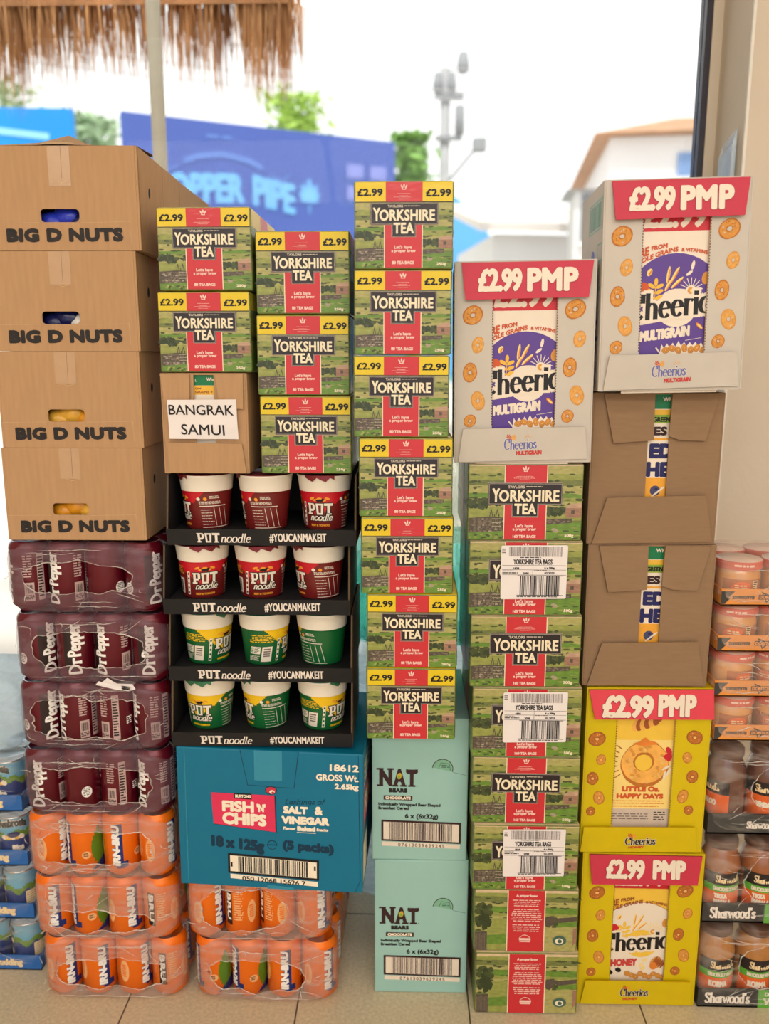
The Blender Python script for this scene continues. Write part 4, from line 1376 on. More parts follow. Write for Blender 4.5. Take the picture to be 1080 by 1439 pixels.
def box_back(a):
    """back of the honey box: giant hoop under a honey dipper (1080x1296 frame)"""
    a.rect(230, 60, 830, 1100, 'honey_pale', 1)
    a.rect(230, 60, 830, 420, 'honey_gold', 1.5)
    for k in range(9):
        t = R(150 + 10 * k)
        if k < 7:
            a.line([(540 + 205 * math.cos(t), 580 + 190 * math.sin(t)), (540 + 250 * math.cos(t), 580 + 240 * math.sin(t))], 7, 'cereal_brown', 2)
    a.line([(600, 300), (700, 210)], 26, 'cereal_brown', 3)
    for k in range(6):
        a.ell(455 + k * 30, 318 - k * 8, 30 - abs(k - 2.5) * 2, 50 - abs(k - 2) * 4, 'cereal_brown' if k % 2 else 'honey_ring', 4 + .3 * k, 10)
    a.ell(540, 600, 178, 168, 'hoop_dark', 5, n=34, wob=.03)
    a.ell(540, 590, 172, 150, 'honey_ring', 6, n=34, wob=.04)
    rnd = random.Random(8)
    for k in range(40):
        t, q = rnd.random() * 2 * PI, 85 + 70 * rnd.random()
        a.ell(540 + q * math.cos(t), 592 + q * .9 * math.sin(t), 12 + 14 * rnd.random(), 8 + 8 * rnd.random(), rnd.choice(('hoop_light', 'honey_ring', 'hoop')), 7, rnd.random() * 180, 8, wob=.4, seed=k)
    a.ell(530, 580, 76, 70, 'hoop_dark', 8, n=20, wob=.1); a.ell(530, 586, 64, 60, 'honey_gold', 9, n=20)
    a.poly([(440, 448), (490, 432), (520, 408), (535, 400), (556, 420), (600, 430), (640, 450), (560, 458), (520, 466)], 'cereal_orange', 10)
    for dx, dy, r_ in ((712, 500, -30), (718, 545, 10), (690, 548, 40)):
        a.ell(dx, dy, 20, 34, 'cereal_red', 6, r_, 10)
    for dx, dy, r_ in ((700, 620, 30), (720, 650, 60), (690, 680, 80)):
        a.ell(dx, dy, 36, 9, 'cereal_cream', 10, -r_, 8)
    a.text('LITTLE Os.', 382, 762, 664, 802, 'cereal_rust', 4.2, 4)
    a.text('HAPPY DAYS', 344, 816, 694, 856, 'cereal_rust', 4.2, 4)
    for y in (868, 886, 908):
        a.fine(316, y, 720, y + 12, 1, 'cereal_orange', 4, seed=y)
    a.rect(230, 930, 830, 1100, 'grey_print', 3)
    a.fine(318, 966, 600, 1020, 3, 'ink_grey', 4, 3, .4)
    a.fine(630, 952, 718, 1024, 4, 'ink', 4, 4, .4)

def hoop_case(loc, rot, honey, back, label, group):
    W, D, H = .2285, .19, .328
    root = empty('cereal_case', loc, tuple(R(v) for v in rot))
    fr = ((18, 48), (985, 48), (18, 1385)) if not back else ((80, 36), (1000, 36), (80, 1244))
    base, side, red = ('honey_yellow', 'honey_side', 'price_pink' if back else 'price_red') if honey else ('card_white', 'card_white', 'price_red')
    P0 = plane_P((-W / 2, 0, H), (W, 0, 0), (0, 0, -H), *fr)
    def fx(x):
        return (x - fr[0][0]) / (fr[1][0] - fr[0][0]) * W
    def fz(y):
        return H - (y - fr[0][1]) / (fr[2][1] - fr[0][1]) * H
    wx0, wx1 = (285, 722) if not back else (312, 738)
    wz = fz(1150 if not back else 1040)
    m = MB()
    shell(m, W, D, H, .003, base, (fx(wx0), fx(wx1), wz - .03, H - .02), None, 'card_edge', side)
    a = Art(m, P0)
    HL = HOOPS if not back else [(170, 405, 70, 60, -12), (208, 556, 40, 46, 20), (152, 695, 48, 56, 0), (206, 838, 46, 60, -18), (150, 940, 38, 40, 20),
                                 (886, 388, 66, 58, 20), (842, 536, 38, 48, -12), (890, 676, 48, 56, 0), (830, 822, 44, 62, 18), (880, 924, 38, 42, -10)]
    for i, (x, y, rx, ry, r_) in enumerate(HL):
        small = i % 5 in (1, 3)
        if honey:
            a.hoop(x, y, rx * (.92 if not small else .9), ry * .86, r_, 'hoop_dark' if not small else 'hoop', 'hoop_light', 'cereal_brown' if not small else 'hoop_dark', seed=i)
        else:
            a.hoop(x, y, rx, ry, r_, 'hoop' if not small else 'hoop_tan', 'card_white', 'hoop_dark' if not small else 'hoop', seed=i)
    for x in (wx0 - 3, wx1 + 3):                                  # perforated edges of the opening
        y = 290 if not back else 270
        while y < (1130 if not back else 1030):
            a.rect(x - 3, y, x + 3, y + 9, 'card_shadow_inside', 1); y += 18
    if not honey:                                                 # green carton code printed on the left side
        s = Art(m, plane_P((-W / 2, D, H), (0, -D, 0), (0, 0, -H), (0, 0), (190, 0), (0, 328), n=Vector((-1, 0, 0))))
        s.frame(70, 22, 184, 70, 2.5, 'print_green', 1); s.barcode(76, 27, 178, 65, 'print_green', 1, 3, 20)
        s.frame(150, 92, 186, 120, 2, 'print_green', 1); s.fine(60, 130, 180, 170, 4, 'print_green', 1, 5)
        s.ell(110, 110, 14, 12, 'logo_blue', 1); s.fine(40, 200, 180, 290, 7, 'logo_blue', 1, 6)
    m.obj('case', root)
    # cereal box seen in the opening
    m = MB()
    m.box(-W / 2 + .010, W / 2 - .010, .0062, .066, .0035, H - .0035, 'cereal_cream')
    a = Art(m, plane_P((-W / 2, .0062, H), (W, 0, 0), (0, 0, -H), *fr))
    a.L = .0001
    if back:
        box_back(a)
    else:
        box_front(a, honey)
    m.obj('cereal_box', root)
    # price flap folded out over the top of the opening
    m = MB()
    lf = (lambda u, v: .0012 + .032 * max(0, v)) if not back else (lambda u, v: .0012 + .036 * max(0, v))
    P = plane_P((-W / 2, 0, H), (W, 0, 0), (0, 0, -H), *fr, lift=lf)
    pf = [(66, 58), (958, 58), (928, 290), (92, 298)] if not back else [(92, 46), (994, 40), (1004, 244), (138, 248)]
    slab(m, P, pf, .0022, red, 'price_red_edge')
    a = Art(m, plane_P((-W / 2, -.0022, H), (W, 0, 0), (0, 0, -H), *fr, lift=lf))
    if not back:
        if honey:
            a.text('£2.99', 196, 92, 506, 252, 'price_red_edge', 13, 1, spacing=.95); a.text('£2.99', 200, 92, 506, 248, 'cereal_cream', 9, 2, spacing=.95)
            a.text('PMP', 566, 92, 832, 250, 'price_red_edge', 13, 1, spacing=1.05); a.text('PMP', 568, 92, 830, 246, 'cereal_cream', 10, 2, spacing=1.05)
        else:
            a.text('£2.99', 174, 98, 480, 252, 'price_red_edge', 12, 1, spacing=.95); a.text('£2.99', 178, 98, 478, 248, 'cereal_cream', 9, 2, spacing=.95)
            a.text('PMP', 506, 98, 858, 254, 'price_red_edge', 13, 1, spacing=1.05); a.text('PMP', 510, 98, 856, 250, 'cereal_cream', 10, 2, spacing=1.05)
    else:
        a.text('£2.99', 184, 80, 566, 242, 'price_red_edge', 13, 1, spacing=.95); a.text('£2.99', 190, 80, 564, 236, 'cereal_cream', 10, 2, spacing=.95)
        a.text('PMP', 590, 74, 874, 234, 'price_red_edge', 13, 1, spacing=1.05); a.text('PMP', 594, 74, 872, 228, 'cereal_cream', 10, 2, spacing=1.05)
    m.obj('price_flap', root)
    # lower flap, standing proud at its top edge
    m = MB()
    lf2 = lambda u, v: .0012 + .030 * max(0, 1 - v)
    P = plane_P((-W / 2, 0, H), (W, 0, 0), (0, 0, -H), *fr, lift=lf2)
    ff = [(82, 1150), (930, 1140), (958, 1360), (50, 1378)] if not back else [(98, 1042), (930, 1038), (955, 1232), (84, 1240)]
    slab(m, P, ff, .0024, base, 'card_edge' if not honey else 'honey_side')
    a = Art(m, plane_P((-W / 2, -.0024, H), (W, 0, 0), (0, 0, -H), *fr, lift=lf2))
    if honey and back:
        front_logo(a, 416, 1120, 644, 1180, 'black_ink', None, 'HONEY', 'cereal_rust', 442, 560, 1190, 1210, 'cereal_amber')
    elif honey:
        front_logo(a, 372, 1218, 598, 1290, 'black_ink', None, 'HONEY', 'cereal_rust', 396, 516, 1306, 1330, 'cereal_amber')
    else:
        front_logo(a, 372, 1222, 600, 1294, 'logo_blue', None, 'MULTIGRAIN', 'logo_red', 456, 636, 1304, 1334, 'cereal_amber')
    m.obj('lower_flap', root)
    tag(root, label, 'cereal case', group)
hoop_case((.1955, -.004, 1.0735), (0, -.7, -2.2), False, False, 'white cereal case with red price flap, on top of the tall tea carton stack', 'white cereal cases')
hoop_case((.4285, -.020, 1.1945), (0, -1.0, -2.0), False, False, 'white cereal case with red price flap, the higher one standing against the pale wall', 'white cereal cases')
hoop_case((.453, .028, .0005), (0, 0, -.4), True, False, 'yellow cereal case on the floor, black lettered name in its opening', 'yellow cereal cases')
hoop_case((.445, .028, .3315), (0, 0, .5), True, True, 'yellow cereal case with a giant golden hoop and honey dipper in its opening', 'yellow cereal cases')

# ------------------------------------------------------------------ blue snack case
def fish_case():
    W, D, H = .345, .28, .2800
    root = empty('snack_case', (-.2495, -.006, .2655), (0, R(.7), R(-2.4)))
    tag(root, 'large blue snack case with pink panel under the noodle trays', 'cardboard box')
    m = MB()
    m.box(-W / 2, W / 2, 0, D, 0, H, 'fish_teal', bevel=.003)
    a = Art(m, plane_P((-W / 2, 0, H), (W, 0, 0), (0, 0, -H), (20, 44), (1012, 44), (20, 764)))
    a.poly([(360, 46), (674, 46), (648, 232), (398, 226)], 'fish_navy', .5); a.poly([(364, 46), (670, 46), (645, 229), (401, 223)], 'fish_teal', 1)
    a.rect(436, 46, 584, 198, 'fish_tape', 2)
    a.text('18612', 836, 98, 988, 134, 'fish_cream', 2.2, 3); a.text('GROSS Wt.', 764, 150, 988, 184, 'fish_cream', 1.8, 3); a.text('2.65kg', 862, 196, 988, 232, 'fish_cream', 1.8, 3)
    a.rect(62, 50, 66, 750, 'fish_tape', 1); a.line([(985, 50), (1000, 700), (975, 755)], 3, 'fish_navy', 1)
    a.poly([(206, 270), (550, 274), (552, 464), (214, 436)], 'fish_navy', 2); a.poly([(202, 270), (542, 272), (546, 462), (212, 432)], 'fish_pink', 3)
    a.poly([(326, 268), (420, 268), (420, 298), (326, 296)], 'black_ink', 4); a.text("BURTON'S", 332, 274, 416, 291, 'fish_cream', 1.2, 5)
    a.text('FISH', 260, 308, 432, 366, 'fish_cream', 4.6, 5); a.text("'N'", 446, 318, 494, 360, 'fish_cream', 3, 5)
    a.text('CHIPS', 260, 368, 498, 432, 'fish_cream', 5.2, 5, rise=-4)
    a.ell(524, 246, 32, 22, 'fish_navy', 3); a.ell(524, 246, 28, 17, 'price_red', 4); a.ell(530, 254, 14, 10, 'fish_cream', 5); a.ell(534, 258, 8, 7, 'price_red', 6)
    a.nib('Lashings of', 596, 288, 806, 314, 'fish_navy', 4, 3, 3, skew=.3, rise=8)
    a.text('SALT', 588, 322, 720, 362, 'fish_cream', 4, 4); a.text('&', 756, 318, 798, 362, 'fish_cream', 3.4, 4)
    a.text('VINEGAR', 578, 374, 834, 416, 'fish_cream', 4.2, 4)
    a.text('Flavour', 588, 430, 654, 446, 'fish_cream', 1.2, 4); a.text('Baked', 662, 424, 760, 450, 'fish_cream', 2.8, 4); a.text('Snacks', 766, 430, 828, 446, 'fish_cream', 1.2, 4)
    a.rect(660, 456, 762, 459, 'fish_cream', 4)
    a.text('18 x 125g', 196, 492, 484, 568, 'fish_navy', 6, 3, rise=-18)
    a.ell(526, 530, 27, 25, 'fish_navy', 3); a.ell(526, 530, 23, 21, 'fish_teal', 4); a.rect(502, 527, 550, 532, 'fish_navy', 5); a.rect(540, 533, 556, 543, 'fish_teal', 5.5)
    a.text('(5 packs)', 582, 500, 858, 562, 'fish_navy', 5, 3, rise=-12)
    a.poly([(284, 584), (778, 600), (778, 708), (284, 690)], 'black_ink', 3)
    a.poly([(296, 596), (766, 612), (766, 696), (296, 680)], 'fish_cream', 4)
    a.poly([(296, 694), (772, 714), (772, 740), (296, 718)], 'fish_cream', 4)
    rnd = random.Random(6); x = 340
    while x < 720:
        w = rnd.choice((3, 4, 6, 9)); s = (x - 296) / 470 * 16
        a.poly([(x, 598 + s), (x + w, 598 + s), (x + w, 679 + s), (x, 679 + s)], 'black_ink', 5); x += w + rnd.choice((3, 4, 6))
    a.text('050 12068 15626 7', 360, 702, 706, 728, 'ink', 1.0, 5, rise=-12)
    for x in (304, 756):
        a.rect(x - 5, 632, x + 5, 656, 'black_ink', 5)
    s = Art(m, plane_P((W / 2, 0, H), (0, D, 0), (0, 0, -H), (0, 0), (300, 0), (0, 283), n=Vector((1, 0, 0))))
    s.rect(20, 90, 150, 160, 'fish_pink', 1); s.fine(20, 30, 200, 80, 4, 'fish_cream', 1, 3); s.rect(14, 190, 90, 270, 'fish_cream', 1); s.text('FISH', 30, 100, 140, 150, 'fish_cream', 3, 2)
    m.obj('case', root)
    m = MB()
    t = Art(m, plane_P((-W / 2, -.0006, H), (W, 0, 0), (0, 0, -H), (20, 44), (1012, 44), (20, 764)))
    slab(m, t.P, [(498, 742), (640, 750), (644, 764), (496, 764)], .0004, 'fish_tape', 'fish_tape')
    m.obj('packing_tape', root)
fish_case()

# ------------------------------------------------------------------ mint green cases
def nat_case(x, z, rz, label):
    W, D, H = .1815, .25, .2925
    m = MB()
    m.box(-W / 2, W / 2, 0, D, 0, H, 'nat_green', bevel=.0025)
    a = Art(m, plane_P((-W / 2, 0, H), (W, 0, 0), (0, 0, -H), (64, 82), (966, 82), (64, 1366)))
    a.rect(64, 81, 966, 84, 'nat_green', .5)
    pts = [(630, 512)] + [(728 + 100 * math.cos(R(185 + 165 * i / 14)), 528 + 92 * math.sin(R(185 + 165 * i / 14))) for i in range(15)] + [(824, 552)]
    a.poly(pts, 'nat_brown', 1); a.poly([(728 + (x_ - 728) * .93, 530 + (y_ - 530) * .93) for x_, y_ in pts], 'print_green', 2)
    a.line([(690, 520), (712, 470), (790, 480), (800, 540)], 5, 'leaf_seal', 3); a.fine(718, 490, 790, 520, 2, 'leaf_seal', 3, 2)
    a.line([(826, 556), (950, 580)], 3, 'leaf_seal', 1)
    for s, x0, x1 in (('N', 126, 262), ('A', 262, 386), ('T', 384, 494)):
        a.text(s, x0 + 6, 530 if s != 'T' else 536, x1 - 6, 688, 'nat_brown', 11, 2)
    for x_, y_, w in ((140, 534, 34), (240, 534, 30), (140, 682, 30), (284, 684, 28), (362, 684, 32), (440, 684, 34), (394, 556, 10), (486, 556, 10)):
        a.rect(x_ - w, y_ - 8 if w > 10 else y_ - 22, x_ + w, y_ + 8, 'nat_brown', 2)
    a.ell(322, 596, 22, 30, 'nat_gold', 3, 20, 12); a.ell(318, 606, 12, 18, 'cereal_lime', 4, 20, 9)
    a.rect(486, 682, 494, 690, 'nat_brown', 2)
    a.text('BEARS', 224, 706, 398, 746, 'ink', 5, 2, spacing=1.1)
    a.poly([(174, 772), (446, 774), (446, 816), (174, 812)], 'nat_brown', 2); a.text('CHOCOLATE', 190, 780, 430, 808, 'fish_cream', 2.6, 3)
    a.text('Individually Wrapped Bear Shaped', 124, 836, 712, 872, 'ink', 2.0, 2, rise=-6)
    a.text('Breakfast Cereal', 124, 874, 412, 902, 'ink', 2.0, 2)
    a.text('6 x (6x32g)', 376, 936, 692, 992, 'ink', 2.6, 2, rise=-2)
    a.poly([(152, 996), (910, 1012), (910, 1208), (152, 1190)], 'nat_brown', 2)
    a.poly([(172, 1014), (890, 1030), (890, 1192), (172, 1174)], 'cereal_cream', 3)
    a.poly([(160, 1196), (902, 1214), (902, 1254), (160, 1236)], 'cereal_cream', 2)
    rnd = random.Random(4); x_ = 232
    while x_ < 826:
        w = rnd.choice((4, 6, 8, 14)); s_ = (x_ - 172) / 718 * 16
        a.poly([(x_, 1015 + s_), (x_ + w, 1015 + s_), (x_ + w, 1173 + s_), (x_, 1173 + s_)], 'nat_brown' if rnd.random() < .7 else 'ink_grey', 4); x_ += w + rnd.choice((4, 6, 9))
    a.text('07613039639245', 312, 1208, 754, 1240, 'ink_grey', 1.2, 3, rise=-8, spacing=1.3)
    o = m.obj('cereal_case', None, (x, .048, z), (0, 0, R(rz)))
    tag(o, label, 'cereal case', 'mint green cereal cases')
nat_case(.034, .0005, .5, 'mint green cereal case standing on the floor, the lower of two')
nat_case(.0295, .2935, -.4, 'mint green cereal case under the column of small tea cartons, upper of two')

# ------------------------------------------------------------------ drinks cans in shrink film
CAN_PROF = [(.0235, 0), (.0255, .003), (.033, .011), (.033, .115), (.0318, .120), (.0280, .1255), (.0276, .1275), (.0258, .1275), (.0250, .1240), (0, .1240)]
def can_r(z):
    for (r0, z0), (r1, z1) in zip(CAN_PROF[:6], CAN_PROF[1:7]):
        if z0 <= z <= z1:
            return r0 + (r1 - r0) * (z - z0) / max(1e-6, z1 - z0)
    return .033

def can_mesh(kind):
    m = MB()
    if kind == 'orange':
        m.lathe(CAN_PROF, lambda a, z: 'can_silver' if z > .1268 else 'can_orange', 28)
        a = Art(m, cyl_P(can_r)); a.cut = (0, 3.0)
        a.L = .00012
        for x0 in (-2, ):
            for i in range(3):
                a.rect(x0 + 4 * i - 4, -112, x0 + 4 * i, -26, 'can_blue', 1)
            a.rect(6, -34, 14, -22, 'can_blue', 1); a.rect(-6, -26, 8, -20, 'can_blue', 1)
        a.text('IRN-BRU', -13, -110, 2, -24, 'can_blue', 3.0, 2, rot90='up', skew=.12)
        a.text('IRN-BRU', -13.5, -109, 1, -25, 'can_white', 1.5, 3, rot90='up', skew=.12)
        for k in range(9):                                        # green side panel with blue foot
            y0, y1 = -100 + k * 9, -91 + k * 9
            w = 15 * math.sin(PI * (k + .7) / 10)
            for i in range(3):
                q = 58 - w + 2 * w * i / 3
                a.poly([(q, y0), (q + 2 * w / 3, y0), (q + 2 * w / 3, y1), (q, y1)], 'can_green', 1)
        for i in range(6):
            x = 42 + i * 6
            a.poly([(x, -12), (x + 6, -12), (x + 6, -18 - 5 * i), (x, -13 - 5 * i)], 'can_blue', 2)
        a.ell(-46, -58, 9, 24, 'can_peach', 1); a.fine(-51, -72, -41, -44, 7, 'can_orange', 2, 5)
        a.ell(34, -46, 8, 8, 'can_peach', 1); a.fine(29, -50, 39, -42, 3, 'can_dark', 2, 6)
        a.rect(-98, -100, -84, -30, 'can_dark', 1, 3); a.text('BRU', -96, -96, -86, -40, 'can_white', .8, 2, rot90=True)
        a.fine(-80, -100, -62, -40, 12, 'can_peach', 1, 3)
    elif kind == 'maroon':
        m.lathe(CAN_PROF, lambda a, z: 'can_silver' if z > .1268 else 'can_maroon', 28)
        a = Art(m, cyl_P(can_r)); a.cut = (0, 3.0)
        a.L = .00012
        for i in range(5):                                        # dark field behind the name, then the name reading upwards
            a.rect(-22 + i * 4, -106, -18 + i * 4, -22, 'can_dark', 1)
        b = Art(m, lambda x, y, l: a.P(y, -x, l))
        b.L = .00012; b.cut = (1, 3.0)
        # b draws along the can: x is height in mm, y across
        for word, x0, x1 in (('Dr', 14, 46), ('Pepper', 49, 109)):
            b.nib(word, x0, -14, x1, 6, 'can_white', 4.2, 2.6, 3, grow=.6)
        for i in range(4):
            a.rect(34 + i * 4, -104, 38 + i * 4, -58, 'can_maroon', 1); a.rect(34 + i * 4, -54, 38 + i * 4, -20, 'can_panel', 1)
        a.fine(34, -104, 50, -62, 9, 'can_panel', 2, 4); a.barcode(36, -50, 48, -34, 'can_dark', 2, 4, 10); a.fine(35, -31, 49, -22, 3, 'can_dark', 2, 4)
        for i in range(3):
            a.rect(56 + i * 4, -106, 60 + i * 4, -20, 'can_panel', 1)
        a.fine(57, -100, 67, -24, 14, 'can_dark', 2, 8)
        a.ell(-52, -44, 9, 11, 'can_white', 1); a.fine(-58, -52, -46, -36, 5, 'ink_grey', 2, 7)
        a.fine(80, -60, 92, -44, 4, 'can_white', 1, 9)
    return m

def can_proto(kind, name):
    return can_mesh(kind).obj(name)

def fbm(x, y, z):
    return noise.noise(Vector((x, y, z)))

def film_pack(W, H, D, hole, mat, edge, seed, rim=True, strands=8, exp=5.0, turn=0.0):
    """film drawn tight round a pack; hole = (centre x, centre z, half width, half height, exponent) in its front, or None"""
    m = MB()
    N = 108
    a, b = W / 2, H / 2
    rnd = random.Random(seed)
    def sup(t, ra, rb, e):
        c, s = math.cos(t), math.sin(t)
        k = (abs(c) ** e + abs(s) ** e) ** (-1 / e)
        return c * k * ra, s * k * rb
    outer, inner = [], []
    for i in range(N):
        t = 2 * PI * (i + .5) / N
        outer.append(sup(t, a, b, exp))
        if hole:
            cx, cz, ha, hb, e = hole
            x, z = sup(t, ha, hb, e)
            w = .011 * fbm(x * 26 + seed * 3.1, z * 30, seed) + .0035 * fbm(x * 120, z * 120 + seed, seed + 9)
            l = math.hypot(x / ha, z / hb)
            inner.append((cx + x + .6 * w * x / ha, cz + z + w * z / hb))
        else:
            inner.append((0.0 + outer[-1][0] * .02, outer[-1][1] * .02))
    def wr(x, z, y):
        return .0016 * fbm(x * 22, z * 60 + seed * 5, y * 10 + seed) + .0008 * fbm(x * 90, z * 130, seed + y * 30)
    rings = []
    S = [0, .12, .3, .5, .7, .84, .93, .98]
    for s in S:
        ring = []
        for (xi, zi), (xo, zo) in zip(inner, outer):
            q = s
            x, z = xi + (xo - xi) * q, zi + (zo - zi) * q
            y = .0012 + (.011 * max(0, (s - .7) / .3) ** 2.2) + wr(x, z, 0) * (1 if s < .9 else .4)
            ring.append((x, y - .001, b + z))
        rings.append(ring)
    yy = [.016, .024, .05, .09, .14, .2, .27, .34]
    yy = [y for y in yy if y < D - .02] + [D - .012]
    for y in yy:
        ring = []
        for xo, zo in outer:
            k = wr(xo, zo, y)
            l = math.hypot(xo, zo)
            ring.append((xo + xo / l * k, y, b + zo + zo / l * k * .5))
        rings.append(ring)
    rings.append([(x * .93, D, b + z * .9) for x, z in outer])
    if turn:                                                     # film follows the round cans at the corners
        for r in rings:
            for i, (x, y, z) in enumerate(r):
                if y < turn:
                    k = (a - turn + math.sqrt(max(0.0, turn ** 2 - (turn - max(y, 0)) ** 2))) / a
                    r[i] = (x * (1 + (k - 1) * min(1, abs(x) / a) ** 3), y, z)
    pts = [p for r in rings for p in r]
    f = []
    for r in range(len(rings) - 1):
        for i in range(N):
            j = (i + 1) % N
            f.append((r * N + i, r * N + j, (r + 1) * N + j, (r + 1) * N + i))
    f.append(tuple((len(rings) - 1) * N + i for i in range(N)))
    m.mesh(pts, f, mat, True)
    if hole and rim:
        m.tube([(x, y - .0006, z) for x, y, z in rings[0]], lambda t: .0004 + .0008 * math.sin(t * 11 + seed) ** 2, edge, 5, closed=True)
    for k in range(strands):                                      # creases pulled towards the opening
        i = rnd.randrange(N)
        n = 8
        p, q = inner[i], outer[(i + rnd.randrange(-9, 10)) % N]
        path = []
        s0, s1 = rnd.random() * .3, .5 + .45 * rnd.random()
        bow = rnd.gauss(0, .006)
        for j in range(n + 1):
            s = s0 + (s1 - s0) * j / n
            x, z = p[0] + (q[0] - p[0]) * s, p[1] + (q[1] - p[1]) * s
            x += bow * math.sin(PI * j / n); z += bow * .5 * math.sin(PI * j / n)
            y = .0012 + .011 * max(0, (s - .7) / .3) ** 2.2 - .0022
            path.append((x, y, b + z))
        m.tube(path, lambda t: .0001 + .0006 * math.sin(PI * t), edge, 4)
    for k in range(strands // 2):                                 # long sags along top and bottom edges
        z = (-1 if k % 2 else 1) * b * (.62 + .25 * rnd.random())
        x0 = -a * (.8 * rnd.random()); x1 = x0 + a * (.5 + .6 * rnd.random())
        x1 = min(x1, a * .86)
        path = [(x0 + (x1 - x0) * j / 10, -.0012, b + z + .004 * fbm(j * .35, k, seed)) for j in range(11)]
        m.tube(path, lambda t: .0002 + .0006 * math.sin(PI * t), edge, 4)
    return m

can_o, can_m = can_proto('orange', 'can'), can_proto('maroon', 'can')
first_use = {'orange': can_o, 'maroon': can_m}
def drink_pack(kind, loc, rz, angles, hole, seed, label, group):
    root = empty('drinks_multipack', loc, (0, 0, R(rz)))
    tag(root, label, 'drinks pack', group)
    W, H, D = .2705, .1312, .405
    root.scale = (1.055, 1.05, 1)
    proto = can_o if kind == 'orange' else can_m
    rnd = random.Random(seed)
    spots = [(i, 0) for i in range(4)] + [(3, j) for j in range(1, 6)] + [(i, 1) for i in range(3)]
    for n, (i, j) in enumerate(spots):
        if first_use.get(kind):
            c = first_use.pop(kind)
        else:
            c = proto.copy(); COL.objects.link(c)
        c.parent = root
        c.location = (-.0998 + .0665 * i, .0375 + .0665 * j, .002)
        c.rotation_euler = (0, 0, R(angles[i] if j == 0 else rnd.random() * 360))
    film_pack(W, H, D, hole, 'film_cans' if kind == 'orange' else 'film_cans_dark', 'film_edge', seed, turn=.036).obj('shrink_film', root)
    return root
GO, GM = 'orange drink packs', 'maroon drink packs'
Z = .1323
drink_pack('orange', (-.572, .012, .001), .6, (48, 38, 62, 150), (-.004, -.006, .122, .031, 2.6), 1, 'orange drink pack on the floor, lowest of the tall left stack', GO)
drink_pack('orange', (-.581, .010, .001 + Z), -.4, (25, -38, 45, 140), (-.006, -.024, .112, .022, 2.2), 2, 'orange drink pack in the tall left stack, middle of its three orange packs', GO)
drink_pack('orange', (-.5815, .010, .001 + 2 * Z), .3, (75, -40, 10, 70), (-.004, .001, .120, .034, 2.8), 3, 'orange drink pack directly beneath the maroon packs', GO)
drink_pack('orange', (-.272, .012, .001), -1.0, (-50, -35, 20, 45), (-.018, -.006, .098, .036, 2.2), 4, 'orange drink pack on the floor, below the pack that carries the blue snack case', GO)
drink_pack('orange', (-.281, .014, .001 + Z), .4, (62, 120, 100, 40), (-.030, .004, .088, .045, 2.3), 5, 'orange drink pack directly under the blue snack case', GO)
for k, (x, rz, an, ho) in enumerate(((-.5785, .4, (0, 120, -80, -30), (-.002, -.002, .120, .036, 3.2)),
                                    (-.5775, -.5, (55, -38, -90, -50), (-.002, -.001, .122, .038, 3.2)),
                                    (-.572, .6, (60, 20, -20, 10), (.0, .0, .110, .034, 2.6)),
                                    (-.5785, -.3, (-55, -22, 150, 55), (-.008, .002, .106, .028, 2.4)))):
    drink_pack('maroon', (x, .010 + .002 * (k % 2), .001 + (3 + k) * Z), rz, an, ho, 20 + k,
               'maroon drink pack in the left stack, %s' % ('lowest of the four, resting on orange packs', 'just under the scrap of torn paper', 'just above the scrap of torn paper', 'topmost, under the nut cases')[k], GM)

# scrap of torn paper caught between two maroon packs
m = MB()
pts = [(-.036, 0.004), (-.030, .011), (-.024, .009), (-.013, .018), (-.002, .012), (.006, .008), (.032, .007), (.038, -.002), (.026, -.006), (.004, -.003)]
front = [(x, -.002 * math.cos(x * 90), z) for x, z in pts]
back_ = [(x, y + .0006, z) for x, y, z in front]
m.add(front, 'paper'); m.add(back_[::-1], 'paper')
for i in range(len(pts)):
    j = (i + 1) % len(pts)
    m.add([front[i], back_[i], back_[j], front[j]], 'paper')
m.mesh([(-.030, -.001, .004), (.030, -.001, .003), (.028, .040, .0025), (-.028, .040, .0035)], [(0, 1, 2, 3)], 'paper')
a = Art(m, lambda x, y, l: Vector((x * .001, -.0026 - l, -y * .001)))
a.text('AK', 14, -5, 30, 4, 'ink', .5, 1, rot90=True)
tag(m.obj('paper_scrap', None, (-.525, .003, .001 + 5 * Z - .0030), (R(-8), 0, R(-2))), 'scrap of torn white paper caught between two maroon drink packs', 'paper')

# ------------------------------------------------------------------ noodle pots in black trays
POT_H = .1135
def pot_r(z):
    if z < .079:
        return .0365 + (.0440 - .0365) * z / .079
    return .0452 + (.0478 - .0452) * (z - .079) / .034
POT_PROF = [(.033, .003), (.0345, 0), (.0365, .001), (.0440, .079), (.0452, .0805), (.0478, .106), (.0492, .108), (.0492, .1115), (.0475, .1125), (.046, .1105), (0, .1105)]

def script_noodle(a, x0, y0, x1, y1, mat, w, layer, grow=0):
    a.nib('noodle', x0, y0, x1, y1, mat, w, w * .75, layer, skew=.25, grow=grow)
    a.line([(x0 + (x1 - x0) * .05, y1 - w * .2), (x1, y1 - w * .2)], w * .35, mat, layer)

